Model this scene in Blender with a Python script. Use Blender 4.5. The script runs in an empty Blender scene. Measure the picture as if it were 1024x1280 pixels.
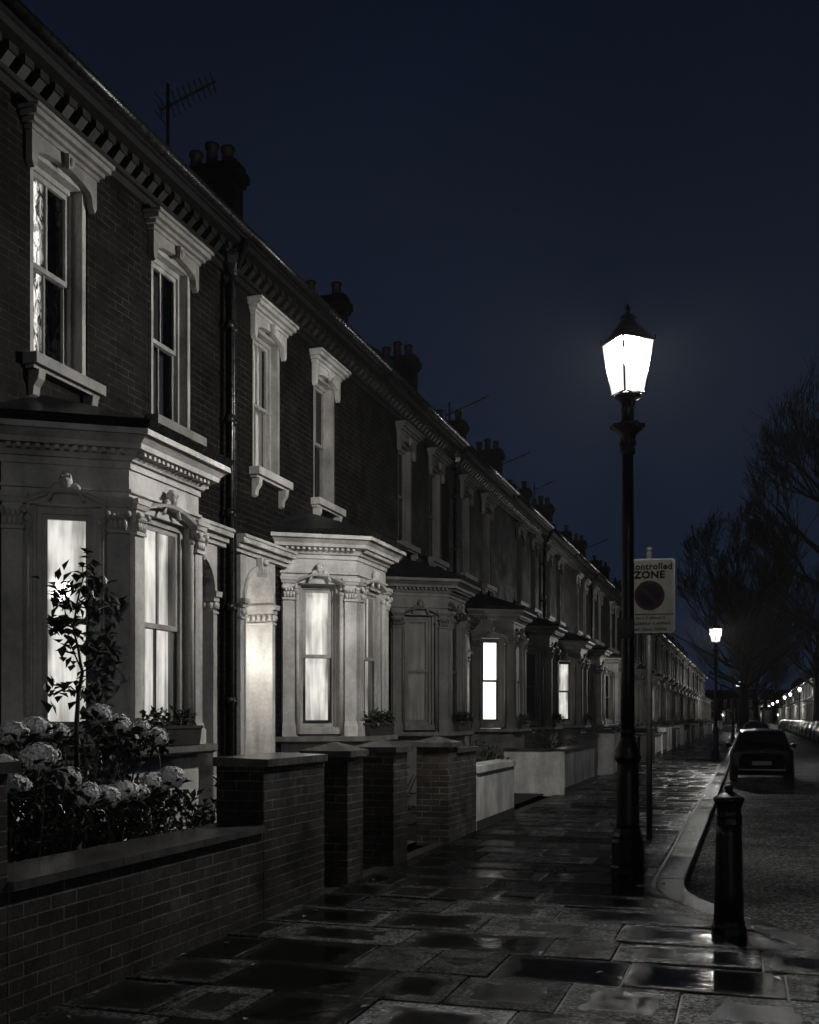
import bpy, bmesh, math, random
from mathutils import Vector, Matrix, noise
R = math.radians
scene = bpy.context.scene
COL = scene.collection
rng = random.Random(7)

# ------------------------------------------------------------------ camera
F_PX, HOR, EYE = 1350.0, 897.0, 1.55
TH = math.atan(423.0/F_PX)
cam_d = bpy.data.cameras.new("camera"); cam = bpy.data.objects.new("camera", cam_d); COL.objects.link(cam)
cam.location = (0, 0, EYE); cam.rotation_euler = (R(90), 0, TH)
cam_d.sensor_fit = 'HORIZONTAL'; cam_d.sensor_width = 36; cam_d.lens = 36*F_PX/1024
cam_d.shift_y = (HOR-640)/1024; cam_d.clip_end = 3000; cam_d.clip_start = .05
scene.camera = cam

# ------------------------------------------------------------------ materials
MATS = {}
def newmat(name):
    m = bpy.data.materials.new(name); m.use_nodes = True
    nt = m.node_tree; nt.nodes.clear()
    out = nt.nodes.new('ShaderNodeOutputMaterial')
    MATS[name] = m
    return m, nt, out
def N(nt, typ, **kw):
    n = nt.nodes.new(typ)
    for k, v in kw.items():
        if k.startswith('i_'):
            n.inputs[k[2:].replace('_', ' ')].default_value = v
        else: setattr(n, k, v)
    return n
def L(nt, a, b): nt.links.new(a, b)
def ramp(nt, fac, stops):
    r = nt.nodes.new('ShaderNodeValToRGB')
    e = r.color_ramp.elements
    while len(e) < len(stops): e.new(.5)
    for i, (p, c) in enumerate(stops):
        e[i].position = p
        e[i].color = (c, c, c, 1) if isinstance(c, (int, float)) else (*c, 1)
    L(nt, fac, r.inputs[0]); return r.outputs[0]
def nz(nt, vec, scale, detail=4, rough=.55, dist=0.0):
    n = N(nt, 'ShaderNodeTexNoise'); n.inputs['Scale'].default_value = scale
    n.inputs['Detail'].default_value = detail; n.inputs['Roughness'].default_value = rough
    n.inputs['Distortion'].default_value = dist
    if vec is not None: L(nt, vec, n.inputs['Vector'])
    return n.outputs['Fac']
def mathn(nt, op, a, b=None, c=None):
    n = N(nt, 'ShaderNodeMath', operation=op)
    for i, v in enumerate((a, b, c)):
        if v is None: continue
        if isinstance(v, (int, float)): n.inputs[i].default_value = v
        else: L(nt, v, n.inputs[i])
    return n.outputs[0]
def mixc(nt, fac, a, b, mode='MIX'):
    n = N(nt, 'ShaderNodeMix', data_type='RGBA', blend_type=mode)
    if isinstance(fac, (int, float)): n.inputs[0].default_value = fac
    else: L(nt, fac, n.inputs[0])
    for i, v in ((6, a), (7, b)):
        if isinstance(v, tuple): n.inputs[i].default_value = (*v, 1) if len(v) == 3 else v
        else: L(nt, v, n.inputs[i])
    return n.outputs[2]
def bump(nt, h, strength=.3, dist=.01, normal=None):
    b = N(nt, 'ShaderNodeBump'); b.inputs['Strength'].default_value = strength; b.inputs['Distance'].default_value = dist
    L(nt, h, b.inputs['Height'])
    if normal is not None: L(nt, normal, b.inputs['Normal'])
    return b.outputs[0]
def princ(nt, out, base, rough=.6, normal=None, spec=.5, metal=0.0, coat=0.0):
    p = N(nt, 'ShaderNodeBsdfPrincipled')
    for k, v in (('Base Color', base), ('Roughness', rough), ('Specular IOR Level', spec), ('Metallic', metal), ('Coat Weight', coat)):
        if isinstance(v, tuple): p.inputs[k].default_value = (*v, 1)
        elif isinstance(v, (int, float)): p.inputs[k].default_value = v
        else: L(nt, v, p.inputs[k])
    if normal is not None: L(nt, normal, p.inputs['Normal'])
    L(nt, p.outputs[0], out.inputs[0]); return p
def pos(nt):   # world position: gives every copy its own stains
    return N(nt, 'ShaderNodeNewGeometry').outputs['Position']
def uv(nt): return N(nt, 'ShaderNodeUVMap', uv_map='UVMap').outputs[0]
def objc(nt): return N(nt, 'ShaderNodeTexCoord').outputs['Object']

def brick_mat(name, c1, c2, cm, rough=(.5, .85), dark=.4, spec=.06):
    m, nt, out = newmat(name)
    u = uv(nt)
    wob = N(nt, 'ShaderNodeVectorMath', operation='MULTIPLY_ADD')
    nn = N(nt, 'ShaderNodeTexNoise'); nn.inputs['Scale'].default_value = 7; L(nt, u, nn.inputs['Vector'])
    L(nt, nn.outputs['Color'], wob.inputs[0]); wob.inputs[1].default_value = (.006, .006, 0); L(nt, u, wob.inputs[2])
    b = N(nt, 'ShaderNodeTexBrick', offset=.5, squash=1)
    L(nt, wob.outputs[0], b.inputs['Vector'])
    b.inputs['Scale'].default_value = 1; b.inputs['Mortar Size'].default_value = .006
    b.inputs['Mortar Smooth'].default_value = .35; b.inputs['Bias'].default_value = -.1
    b.inputs['Brick Width'].default_value = .228; b.inputs['Row Height'].default_value = .076
    b.inputs['Color1'].default_value = (*c1, 1); b.inputs['Color2'].default_value = (*c2, 1); b.inputs['Mortar'].default_value = (*cm, 1)
    p = pos(nt)
    st = ramp(nt, nz(nt, p, 1.3, 6, .65), [(.3, dark), (.7, 1.4)])
    fine = ramp(nt, nz(nt, p, 38, 5, .7), [(.25, .5), (.75, 1.5)])
    mk = ramp(nt, nz(nt, p, 3.1, 5, .7), [(.36, 0.15), (.60, 1.0)])
    mcol = mixc(nt, mk, tuple(x*.75 for x in c2), cm)
    bcol = mixc(nt, ramp(nt, nz(nt, wob.outputs[0], 4.2, 2), [(.35, 0.), (.65, 1.)]), b.outputs['Color'], tuple(x*1.25 for x in c1))
    L(nt, mcol, b.inputs['Mortar'])
    bc2 = mixc(nt, .35, b.outputs['Color'], bcol)
    col = mixc(nt, 1, mixc(nt, 1, mixc(nt, b.outputs['Fac'], bc2, mcol), st, 'MULTIPLY'), fine, 'MULTIPLY')
    h = mathn(nt, 'MULTIPLY', mathn(nt, 'SUBTRACT', 1, b.outputs['Fac']), 1.0)
    h2 = mathn(nt, 'ADD', h, mathn(nt, 'MULTIPLY', nz(nt, p, 60, 4, .7), .55))
    h3 = mathn(nt, 'ADD', h2, mathn(nt, 'MULTIPLY', nz(nt, p, 9, 3, .6), .7))
    rg = ramp(nt, nz(nt, p, 2.3, 4), [(.3, rough[0]), (.7, rough[1])])
    princ(nt, out, col, rg, bump(nt, h3, .85, .009), spec=spec)
    return m
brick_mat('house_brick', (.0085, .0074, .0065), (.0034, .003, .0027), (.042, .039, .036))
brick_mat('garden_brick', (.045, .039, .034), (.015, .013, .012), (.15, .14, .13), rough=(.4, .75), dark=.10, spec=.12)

def stucco_mat(name, base, grime=.45, rough=.6, stain=3.0):
    m, nt, out = newmat(name)
    p = pos(nt)
    mp = N(nt, 'ShaderNodeMapping'); L(nt, p, mp.inputs[0]); mp.inputs['Scale'].default_value = (stain, stain, stain*.22)
    s = mixc(nt, 1, ramp(nt, nz(nt, mp.outputs[0], 1, 6, .65), [(.28, grime), (.62, 1.0)]), ramp(nt, nz(nt, p, 1.7, 4, .6), [(.32, .62), (.62, 1.1)]), 'MULTIPLY')
    f = ramp(nt, nz(nt, p, 26, 5, .7), [(.3, .8), (.65, 1.05)])
    col = mixc(nt, 1, mixc(nt, 1, (*base, 1), s, 'MULTIPLY'), f, 'MULTIPLY')
    h = mathn(nt, 'ADD', nz(nt, p, 14, 5, .65), mathn(nt, 'MULTIPLY', nz(nt, p, 90, 3), .3))
    princ(nt, out, col, rough, bump(nt, h, .35, .006), spec=.35)
    return m
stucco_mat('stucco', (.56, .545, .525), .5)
stucco_mat('stucco_upper_dimmed', (.22, .213, .202), .45)  # stucco darkened for upper parts: weaker lamp light put into the colour
stucco_mat('stucco_dimmed', (.15, .144, .137), .45)  # this and the next two: stucco darkened to carry the lamp's falloff
stucco_mat('stucco_dimmest', (.07, .067, .063), .45)
stucco_mat('stucco_half_dimmed', (.25, .242, .23), .5)
stucco_mat('stone_dirty', (.16, .152, .142), .35, .55, 6)
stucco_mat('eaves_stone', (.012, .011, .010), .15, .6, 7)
stucco_mat('render_white', (.76, .74, .71), .45, .55, 2.2)
paving_later = True
stucco_mat('painted_wood', (.38, .37, .355), .6, .4, 8)
stucco_mat('door_paint', (.30, .285, .27), .7, .35, 5)
stucco_mat('terracotta', (.03, .022, .018), .5, .6, 5)
stucco_mat('dark_render', (.06, .056, .052), .5, .55, 3)
stucco_mat('planter_dark', (.035, .032, .03), .6, .4, 9)

m, nt, out = newmat('slate')
b = N(nt, 'ShaderNodeTexBrick', offset=.5); L(nt, uv(nt), b.inputs['Vector'])
b.inputs['Scale'].default_value = 1; b.inputs['Brick Width'].default_value = .28; b.inputs['Row Height'].default_value = .2
b.inputs['Mortar Size'].default_value = .006; b.inputs['Color1'].default_value = (.014, .0145, .016, 1); b.inputs['Color2'].default_value = (.008, .008, .009, 1); b.inputs['Mortar'].default_value = (.004, .004, .004, 1)
hh = mathn(nt, 'ADD', mathn(nt, 'SUBTRACT', 1, b.outputs['Fac']), mathn(nt, 'MULTIPLY', nz(nt, pos(nt), 20, 4), .5))
princ(nt, out, b.outputs['Color'], .42, bump(nt, hh, .6, .008), spec=.4)

def iron_mat(name, base, rough=.34):
    m, nt, out = newmat(name)
    p = objc(nt)
    col = ramp(nt, nz(nt, p, 9, 4), [(.3, tuple(c*.6 for c in base)), (.7, tuple(c*1.3 for c in base))])
    rr = ramp(nt, nz(nt, p, 22, 4), [(.3, rough*.7), (.7, rough*1.5)])
    h = mathn(nt, 'ADD', nz(nt, p, 70, 3, .7), nz(nt, p, 18, 4, .6))
    princ(nt, out, col, rr, bump(nt, h, .3, .004), spec=.3)
iron_mat('black_iron', (.0035, .0035, .0038), .4); iron_mat('pipe_iron', (.010, .010, .010), .28); iron_mat('grey_steel', (.03, .03, .03), .5)
iron_mat('sign_back', (.03, .03, .032), .4); iron_mat('aerial_metal', (.02, .02, .022), .4)

def flat_mat(name, base, rough=.5, spec=.5, metal=0., var=.25, scale=8, bmp=.15):
    m, nt, out = newmat(name)
    p = objc(nt)
    col = mixc(nt, 1, (*base, 1), ramp(nt, nz(nt, p, scale, 5), [(.3, 1-var), (.7, 1+var)]), 'MULTIPLY')
    princ(nt, out, col, rough, bump(nt, nz(nt, p, scale*4, 3), bmp, .004), spec=spec, metal=metal)
    return m
flat_mat('sign_white', (.034, .0325, .030), .9, spec=.03, var=.18, scale=6)
flat_mat('sign_ink', (.002, .002, .002), .9, spec=.02)
flat_mat('sign_red', (.0055, .003, .0028), .9, spec=.02)
flat_mat('sign_blue', (.0018, .0020, .0032), .9, spec=.02)
flat_mat('band_white', (.07, .068, .065), .9, spec=.05, var=.4, scale=14)
flat_mat('bark', (.022, .019, .017), .8, var=.5, scale=20, bmp=.6)
flat_mat('bark_far', (.0015, .0015, .0018), .9, var=.3, scale=6)
flat_mat('soil', (.02, .016, .013), .7, var=.5, scale=12, bmp=.9)
flat_mat('room_dark', (.03, .028, .026), .9)
flat_mat('tyre', (.01, .01, .01), .6)
flat_mat('rim', (.12, .12, .12), .35, metal=.8)
flat_mat('chrome', (.10, .10, .10), .3, metal=.9, bmp=.02)
flat_mat('plate_yellow', (.055, .052, .04), .5)
flat_mat('lamp_red', (.10, .012, .010), .1, bmp=.02)
flat_mat('lamp_clear', (.35, .35, .35), .08, metal=.6, bmp=.02)
flat_mat('brass', (.25, .2, .1), .3, metal=.9)
flat_mat('trim_plastic', (.012, .012, .012), .45)
def paint_mat(name, base):
    m, nt, out = newmat(name)
    p = objc(nt)
    drops = ramp(nt, nz(nt, p, 120, 2, .5), [(.55, 0.0), (.62, 1.0)])
    princ(nt, out, (*base, ), .24, bump(nt, drops, .5, .002), spec=.3, coat=.1)
paint_mat('car_black', (.002, .002, .003)); paint_mat('car_grey', (.012, .012, .014)); paint_mat('car_silver', (.018, .018, .019)); paint_mat('car_blue', (.01, .014, .03))

m, nt, out = newmat('car_glass')
princ(nt, out, (.006, .007, .010), .06, spec=.6)

m, nt, out = newmat('window_glass')
tr = N(nt, 'ShaderNodeBsdfTransparent'); tr.inputs[0].default_value = (.93, .94, .93, 1)
gl = N(nt, 'ShaderNodeBsdfGlossy'); gl.inputs['Roughness'].default_value = .04
L(nt, bump(nt, nz(nt, pos(nt), 3, 2), .08, .02), gl.inputs['Normal'])
fr = N(nt, 'ShaderNodeFresnel'); fr.inputs[0].default_value = 1.5
mx = N(nt, 'ShaderNodeMixShader'); L(nt, fr.outputs[0], mx.inputs[0]); L(nt, tr.outputs[0], mx.inputs[1]); L(nt, gl.outputs[0], mx.inputs[2]); L(nt, mx.outputs[0], out.inputs[0])

# curtains
def curtain_mat(name, lo, hi, tint=(1, .965, .90), diffuse=.3, fold=16.0, vgrad=.5, seed=0.0):
    m, nt, out = newmat(name)
    mp = N(nt, 'ShaderNodeMapping'); L(nt, uv(nt), mp.inputs[0]); mp.inputs['Scale'].default_value = (fold, .55, 1); mp.inputs['Location'].default_value = (seed, seed*.7, 0)
    f1 = nz(nt, mp.outputs[0], 1, 5, .55, .6)
    mp2 = N(nt, 'ShaderNodeMapping'); L(nt, uv(nt), mp2.inputs[0]); mp2.inputs['Scale'].default_value = (3.6, 1.3, 1); mp2.inputs['Location'].default_value = (seed*1.3, seed, 0)
    f2 = nz(nt, mp2.outputs[0], 1, 3, .5, .4)
    v = mathn(nt, 'ADD', mathn(nt, 'MULTIPLY', f1, .6), mathn(nt, 'MULTIPLY', f2, .5))
    s = ramp(nt, v, [(.42, lo), (.53, lo*.6+hi*.4), (.66, hi)])
    em = N(nt, 'ShaderNodeEmission'); em.inputs[0].default_value = (*tint, 1); L(nt, s, em.inputs[1])
    df = N(nt, 'ShaderNodeBsdfDiffuse'); df.inputs[0].default_value = (diffuse, diffuse*.97, diffuse*.92, 1)
    ad = N(nt, 'ShaderNodeAddShader'); L(nt, em.outputs[0], ad.inputs[0]); L(nt, df.outputs[0], ad.inputs[1]); L(nt, ad.outputs[0], out.inputs[0])
    m.cycles.emission_sampling = 'NONE'
curtain_mat('curtain_lit', .13, .95, fold=9, seed=1.7)
curtain_mat('curtain_lit_soft', .12, .80, fold=9, seed=4.1)
curtain_mat('curtain_lit_bright', 1.6, 3.2, tint=(1, .97, .92), fold=6)
curtain_mat('curtain_dim', .008, .05, diffuse=.12)
curtain_mat('curtain_pale_glow', .07, .15, tint=(1, .98, .95), diffuse=.5, fold=5)  # blinds given their own emission for the street lamp's light on them
flat_mat('curtain_dark', (.012, .012, .012), .9)
m, nt, out = newmat('curtain_sparkle')   # net curtain with emissive specks and streaks on one half
mp = N(nt, 'ShaderNodeMapping'); L(nt, uv(nt), mp.inputs[0]); mp.inputs['Scale'].default_value = (16, 7, 1)
v = nz(nt, mp.outputs[0], 1, 3, .6, 1.5)
mp2 = N(nt, 'ShaderNodeMapping'); L(nt, uv(nt), mp2.inputs[0]); mp2.inputs['Scale'].default_value = (9, .4, 1); mp2.inputs['Location'].default_value = (.3, 0, 0)
v2 = nz(nt, mp2.outputs[0], 1, 2, .5)
sx = N(nt, 'ShaderNodeSeparateXYZ'); L(nt, uv(nt), sx.inputs[0])
mask = ramp(nt, mathn(nt, 'ADD', sx.outputs[0], -2.7), [(.34, .010), (.40, 1.0)])
s = mathn(nt, 'MULTIPLY', mathn(nt, 'MULTIPLY', ramp(nt, v, [(.42, .05), (.58, 1.1)]), ramp(nt, v2, [(.40, .12), (.58, 1.1)])), mask)
em = N(nt, 'ShaderNodeEmission'); em.inputs[0].default_value = (1, .97, .92, 1); L(nt, s, em.inputs[1]); L(nt, em.outputs[0], out.inputs[0]); m.cycles.emission_sampling = 'NONE'

def emis(name, st, col=(1, .955, .87)):
    m, nt, out = newmat(name)
    em = N(nt, 'ShaderNodeEmission'); em.inputs[0].default_value = (*col, 1); em.inputs[1].default_value = st
    L(nt, em.outputs[0], out.inputs[0])
LAMP = 280.0
emis('mantle_light', LAMP*18, (1, .975, .93))
m, nt, out = newmat('lamp_light')     # frosted lantern panes lit from inside
tr = N(nt, 'ShaderNodeBsdfTransparent'); tr.inputs[0].default_value = (.8, .8, .8, 1)
em = N(nt, 'ShaderNodeEmission'); em.inputs[0].default_value = (1, .985, .96, 1)
em.inputs[1].default_value = .62
ad = N(nt, 'ShaderNodeAddShader'); L(nt, tr.outputs[0], ad.inputs[0]); L(nt, em.outputs[0], ad.inputs[1]); L(nt, ad.outputs[0], out.inputs[0])
m.cycles.emission_sampling = 'NONE'; emis('porch_light', 520.0)
m, nt, out = newmat('lamp_off'); princ(nt, out, (.2, .2, .2), .15)

# wet flagstones: smooth wet centres that mirror the dark sky, gritty rims that catch the lamps
def wetmix(nt, out, col, rough, normal, mask, ior=1.75):
    df = N(nt, 'ShaderNodeBsdfDiffuse'); gl = N(nt, 'ShaderNodeBsdfGlossy')
    L(nt, col, df.inputs[0]); L(nt, rough, gl.inputs['Roughness']); L(nt, normal, df.inputs['Normal']); L(nt, normal, gl.inputs['Normal'])
    fr = N(nt, 'ShaderNodeFresnel'); fr.inputs[0].default_value = ior
    mx = N(nt, 'ShaderNodeMixShader'); L(nt, mathn(nt, 'MULTIPLY', fr.outputs[0], mask), mx.inputs[0]); L(nt, df.outputs[0], mx.inputs[1]); L(nt, gl.outputs[0], mx.inputs[2]); L(nt, mx.outputs[0], out.inputs[0])
def paving(name, c, rnd=True, rough=(.08, .30), grain=.0055, slabs=False, gain=1.7):
    m, nt, out = newmat(name)
    p = pos(nt)
    r = N(nt, 'ShaderNodeAttribute', attribute_name='rnd').outputs['Fac']
    md = nz(nt, p, 5.0, 5, .65, .4); lg = nz(nt, p, 1.1, 3, .5)
    g1 = nz(nt, p, 62, 5, .8); g2 = nz(nt, p, 150, 2, .6)
    if slabs:
        sp = N(nt, 'ShaderNodeSeparateXYZ'); L(nt, uv(nt), sp.inputs[0])
        ex = mathn(nt, 'MINIMUM', sp.outputs[0], mathn(nt, 'SUBTRACT', 1, sp.outputs[0])); ey = mathn(nt, 'MINIMUM', sp.outputs[1], mathn(nt, 'SUBTRACT', 1, sp.outputs[1]))
        e = mathn(nt, 'MINIMUM', mathn(nt, 'MULTIPLY', mathn(nt, 'MINIMUM', ex, ey), 3.2), 1.0)
    else: e = 0.45
    wet = mathn(nt, 'ADD', mathn(nt, 'MULTIPLY', e, .50), mathn(nt, 'MULTIPLY', nz(nt, p, 9.0, 5, .7), .62))
    wet = mathn(nt, 'ADD', wet, mathn(nt, 'MULTIPLY', mathn(nt, 'SUBTRACT', lg, .5), .35))
    wet = mathn(nt, 'ADD', wet, mathn(nt, 'MULTIPLY', mathn(nt, 'SUBTRACT', r, .5), .60))
    dry = ramp(nt, wet, [(.42, 1.0), (.82, 0.0)])        # 1 = gritty, 0 = film of water
    rg = mathn(nt, 'ADD', mathn(nt, 'MULTIPLY', dry, rough[1]-rough[0]), rough[0])
    col = mixc(nt, 1, ramp(nt, md, [(.3, tuple(x*.6 for x in c)), (.7, tuple(x*1.3 for x in c))]), ramp(nt, r, [(0, .55), (1, 1.4)]), 'MULTIPLY')
    spk = ramp(nt, nz(nt, p, 34, 6, .85), [(.44, .15), (.56, 1.0), (.66, 5.0)])  # bright specks in the colour stand in for lamp glints on grit
    col = mixc(nt, 1, col, mixc(nt, dry, (.6, .6, .6), spk), 'MULTIPLY')
    h = mathn(nt, 'MULTIPLY', mathn(nt, 'ADD', g1, mathn(nt, 'MULTIPLY', g2, .35)), mathn(nt, 'ADD', mathn(nt, 'MULTIPLY', dry, .94), .06))
    n1 = bump(nt, h, 1.0, grain)
    n2 = bump(nt, nz(nt, p, 3.2, 4), .35, .022, n1)
    sp1 = ramp(nt, nz(nt, p, 36, 7, .85), [(.42, .05), (.50, .5), (.56, 1.0)])
    sp2 = ramp(nt, nz(nt, p, 6.5, 4, .7), [(.36, .30), (.58, 1.0)])
    sp3 = ramp(nt, mathn(nt, 'FRACT', mathn(nt, 'MULTIPLY', r, 7.3)), [(0, .40), (1, 1.0)])
    grit = mathn(nt, 'MULTIPLY', mathn(nt, 'MULTIPLY', sp1, sp2), sp3)
    inv = mathn(nt, 'SUBTRACT', 1, dry)
    mask = mathn(nt, 'ADD', mathn(nt, 'MULTIPLY', dry, grit), mathn(nt, 'MULTIPLY', inv, .42))
    mask = mathn(nt, 'MULTIPLY', mask, ramp(nt, mathn(nt, 'FRACT', mathn(nt, 'MULTIPLY', r, 13.7)), [(0, .45), (1, 1.0)]))
    mask = mathn(nt, 'MINIMUM', mathn(nt, 'MULTIPLY', mask, gain), 1.0)
    wetmix(nt, out, col, rg, n2, mask)
paving('paving', (.0070, .0067, .0063), slabs=True)
stucco_mat('coping_stone', (.085, .081, .076), .3, .26, 4)
paving('kerb_granite', (.010, .0095, .009), True, (.14, .26), .007, gain=.7)
m, nt, out = newmat('asphalt')
p = pos(nt); fn = nz(nt, p, 70, 4, .8); md = nz(nt, p, 1.2, 4)
vo = N(nt, 'ShaderNodeTexVoronoi'); vo.inputs['Scale'].default_value = 30; L(nt, p, vo.inputs['Vector'])
h = mathn(nt, 'ADD', fn, mathn(nt, 'MULTIPLY', vo.outputs['Distance'], .8))
wetmix(nt, out, ramp(nt, md, [(.3, (.007, .0068, .0065)), (.7, (.014, .0135, .013))]), ramp(nt, mathn(nt, 'ADD', mathn(nt, 'MULTIPLY', md, .6), mathn(nt, 'MULTIPLY', nz(nt, p, 24, 3), .4)), [(.40, .34), (.60, .72)]), bump(nt, h, 1.0, .022), mathn(nt, 'MULTIPLY', ramp(nt, nz(nt, p, 26, 7, .85), [(.44, .04), (.53, .30), (.63, 1.0)]), ramp(nt, nz(nt, p, 1.6, 4, .6), [(.35, .45), (.65, 1.0)])))
m, nt, out = newmat('joint'); princ(nt, out, (.012, .011, .010), .5, bump(nt, nz(nt, pos(nt), 50, 3), .8, .006))
m, nt, out = newmat('garden_path'); princ(nt, out, ramp(nt, nz(nt, pos(nt), 3, 5), [(.3, (.02, .018, .016)), (.7, (.05, .046, .042))]), .4, bump(nt, nz(nt, pos(nt), 30, 4), .6, .006))
m, nt, out = newmat('distant_ground'); princ(nt, out, (.008, .008, .009), .9)

def leaf_mat(name, c, rough=.38):
    m, nt, out = newmat(name)
    g = N(nt, 'ShaderNodeNewGeometry')
    col = ramp(nt, g.outputs['Random Per Island'], [(0, tuple(x*.4 for x in c)), (1, tuple(min(.88, x*1.7) for x in c))])
    princ(nt, out, col, rough, None, spec=.5)
leaf_mat('leaf_dark', (.022, .028, .018)); leaf_mat('leaf_hedge', (.028, .035, .022), .5)
leaf_mat('petal', (.85, .84, .82), .6); leaf_mat('petal_darker', (.7, .69, .67), .6)  # second petal tone, slightly darker, for every third head

# ------------------------------------------------------------------ mesh builder
class MB:
    def __init__(s, m=1):
        s.v = []; s.f = []; s.m = m; s.mi = []; s.cur = 0; s.smooth = []; s.sm = False; s.rnd = []; s.r = .5; s.vuv = {}
    def vert(s, p):
        s.v.append((p[0], p[1]*s.m, p[2])); return len(s.v)-1
    def face(s, idx):
        s.f.append(tuple(idx) if s.m > 0 else tuple(reversed(idx))); s.mi.append(s.cur); s.smooth.append(s.sm); s.rnd.append(s.r)
    def poly(s, pts): s.face([s.vert(p) for p in pts])
    def hexa(s, p):   # p[0..3] bottom ring ccw, p[4..7] top ring
        i = [s.vert(q) for q in p]
        for q in ((0, 3, 2, 1), (4, 5, 6, 7), (0, 1, 5, 4), (1, 2, 6, 5), (2, 3, 7, 6), (3, 0, 4, 7)): s.face([i[k] for k in q])
    def box(s, x0, x1, y0, y1, z0, z1):
        s.hexa([(x0, y0, z0), (x1, y0, z0), (x1, y1, z0), (x0, y1, z0), (x0, y0, z1), (x1, y0, z1), (x1, y1, z1), (x0, y1, z1)])
    def prism(s, poly, fn, d0, d1):   # poly in 2D (a,b); fn(a,b,d)->3D
        n = len(poly)
        A = [s.vert(fn(a, b, d0)) for a, b in poly]; B = [s.vert(fn(a, b, d1)) for a, b in poly]
        s.face(list(reversed(A))); s.face(B)
        for k in range(n): s.face([A[k], A[(k+1) % n], B[(k+1) % n], B[k]])
    def loft(s, rings, close=True, caps=True):
        I = [[s.vert(p) for p in r] for r in rings]
        n = len(I[0])
        for a, b in zip(I, I[1:]):
            for k in range(n if close else n-1): s.face([a[k], a[(k+1) % n], b[(k+1) % n], b[k]])
        if caps: s.face(list(reversed(I[0]))); s.face(I[-1])
    def lathe(s, prof, c=(0, 0, 0), seg=16, rot=0.0, flute=0.0):
        s.sm = seg > 8
        rings = []
        for r, z in prof:
            ring = []
            for k in range(seg):
                a = rot+2*math.pi*k/seg; rr = r*(1-(flute if k % 2 else 0))
                ring.append((c[0]+rr*math.cos(a), c[1]+rr*math.sin(a), c[2]+z))
            rings.append(ring)
        s.loft(rings); s.sm = False
    def tube(s, pts, rad, seg=8, caps=True):
        pts = [Vector(p) for p in pts]
        if isinstance(rad, (int, float)): rad = [rad]*len(pts)
        rings = []; up = Vector((0, 0, 1))
        for i, p in enumerate(pts):
            d = (pts[min(i+1, len(pts)-1)]-pts[max(i-1, 0)])
            if d.length < 1e-9: d = Vector((0, 0, 1))
            d.normalize()
            a = d.cross(up) if abs(d.dot(up)) < .95 else d.cross(Vector((1, 0, 0)))
            a.normalize(); b = d.cross(a)
            rings.append([p+a*(rad[i]*math.cos(2*math.pi*k/seg))+b*(rad[i]*math.sin(2*math.pi*k/seg)) for k in range(seg)])
        s.sm = seg > 5; s.loft(rings, caps=caps); s.sm = False
    def ball(s, c, r, seg=10, ring=6):
        if isinstance(r, (int, float)): r = (r, r, r)
        s.sm = True; rings = []
        for i in range(ring+1):
            t = math.pi*i/ring; t = min(max(t, .08), math.pi-.08)
            rings.append([(c[0]+r[0]*math.sin(t)*math.cos(2*math.pi*k/seg), c[1]+r[1]*math.sin(t)*math.sin(2*math.pi*k/seg), c[2]-r[2]*math.cos(t)) for k in range(seg)])
        s.loft(rings); s.sm = False
    def leaf(s, c, d, w, l, fold=.25):   # folded leaf, d = direction
        d = Vector(d).normalized(); c = Vector(c)
        a = d.cross(Vector((0, 0, 1)))
        if a.length < .1: a = Vector((1, 0, 0))
        a.normalize(); n = a.cross(d)
        t = c+d*l-n*(l*.15); mid = c+d*(l*.45)
        p = [c, mid+a*w*.5+n*w*fold, t, mid-a*w*.5+n*w*fold]
        i = [s.vert(q) for q in p]; s.face([i[0], i[1], i[2]]); s.face([i[0], i[2], i[3]])
    def mesh(s, name, mats):
        me = bpy.data.meshes.new(name); me.from_pydata(s.v, [], s.f)
        for mt in mats: me.materials.append(MATS[mt])
        me.polygons.foreach_set('material_index', s.mi); me.polygons.foreach_set('use_smooth', s.smooth)
        if len(set(s.rnd)) > 1:
            ca = me.color_attributes.new('rnd', 'FLOAT_COLOR', 'CORNER')
            for p in me.polygons:
                r = s.rnd[p.index]
                for li in p.loop_indices: ca.data[li].color = (r, r, r, 1)
        ul = me.uv_layers.new(name='UVMap')
        vs = me.vertices
        for p in me.polygons:
            n = p.normal
            if p.vertices[0] in s.vuv:
                for li in p.loop_indices: ul.data[li].uv = s.vuv[me.loops[li].vertex_index]
            elif abs(n.z) > .8:
                for li in p.loop_indices:
                    c = vs[me.loops[li].vertex_index].co; ul.data[li].uv = (c.y, c.x)
            else:
                t = Vector((-n.y, n.x, 0)); t = t.normalized() if t.length > 1e-6 else Vector((1, 0, 0))
                if t.y < -1e-4 or (abs(t.y) <= 1e-4 and t.x < 0): t = -t
                q = math.sqrt(max(1e-6, 1-n.z*n.z))
                for li in p.loop_indices:
                    c = vs[me.loops[li].vertex_index].co; ul.data[li].uv = (c.dot(t), c.z/q)
        return me
    def build(s, name, mats, parent=None, loc=None, **tags):
        if isinstance(mats, str): mats = [mats]
        o = bpy.data.objects.new(name, s.mesh(name, mats)); COL.objects.link(o)
        if parent is not None: o.parent = parent
        if loc is not None: o.location = loc
        tag(o, **tags); return o
def tag(o, label=None, cat=None, group=None, kind=None):
    if label: o['label'] = label
    if cat: o['category'] = cat
    if group: o['group'] = group
    if kind: o['kind'] = kind
    return o
def empty(name, loc=(0, 0, 0), rz=0.0, **tags):
    o = bpy.data.objects.new(name, None); COL.objects.link(o); o.location = loc; o.rotation_euler = (0, 0, rz); o.empty_display_size = .2
    return tag(o, **tags)
KIDS = {}
def copy_tree(o, parent=None):
    c = o.copy(); COL.objects.link(c)
    if parent is not None: c.parent = parent
    for ch in list(o.children): copy_tree(ch, c)
    return c
def setmat(o, mname):
    o.material_slots[0].link = 'OBJECT'; o.material_slots[0].material = MATS[mname]
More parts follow.
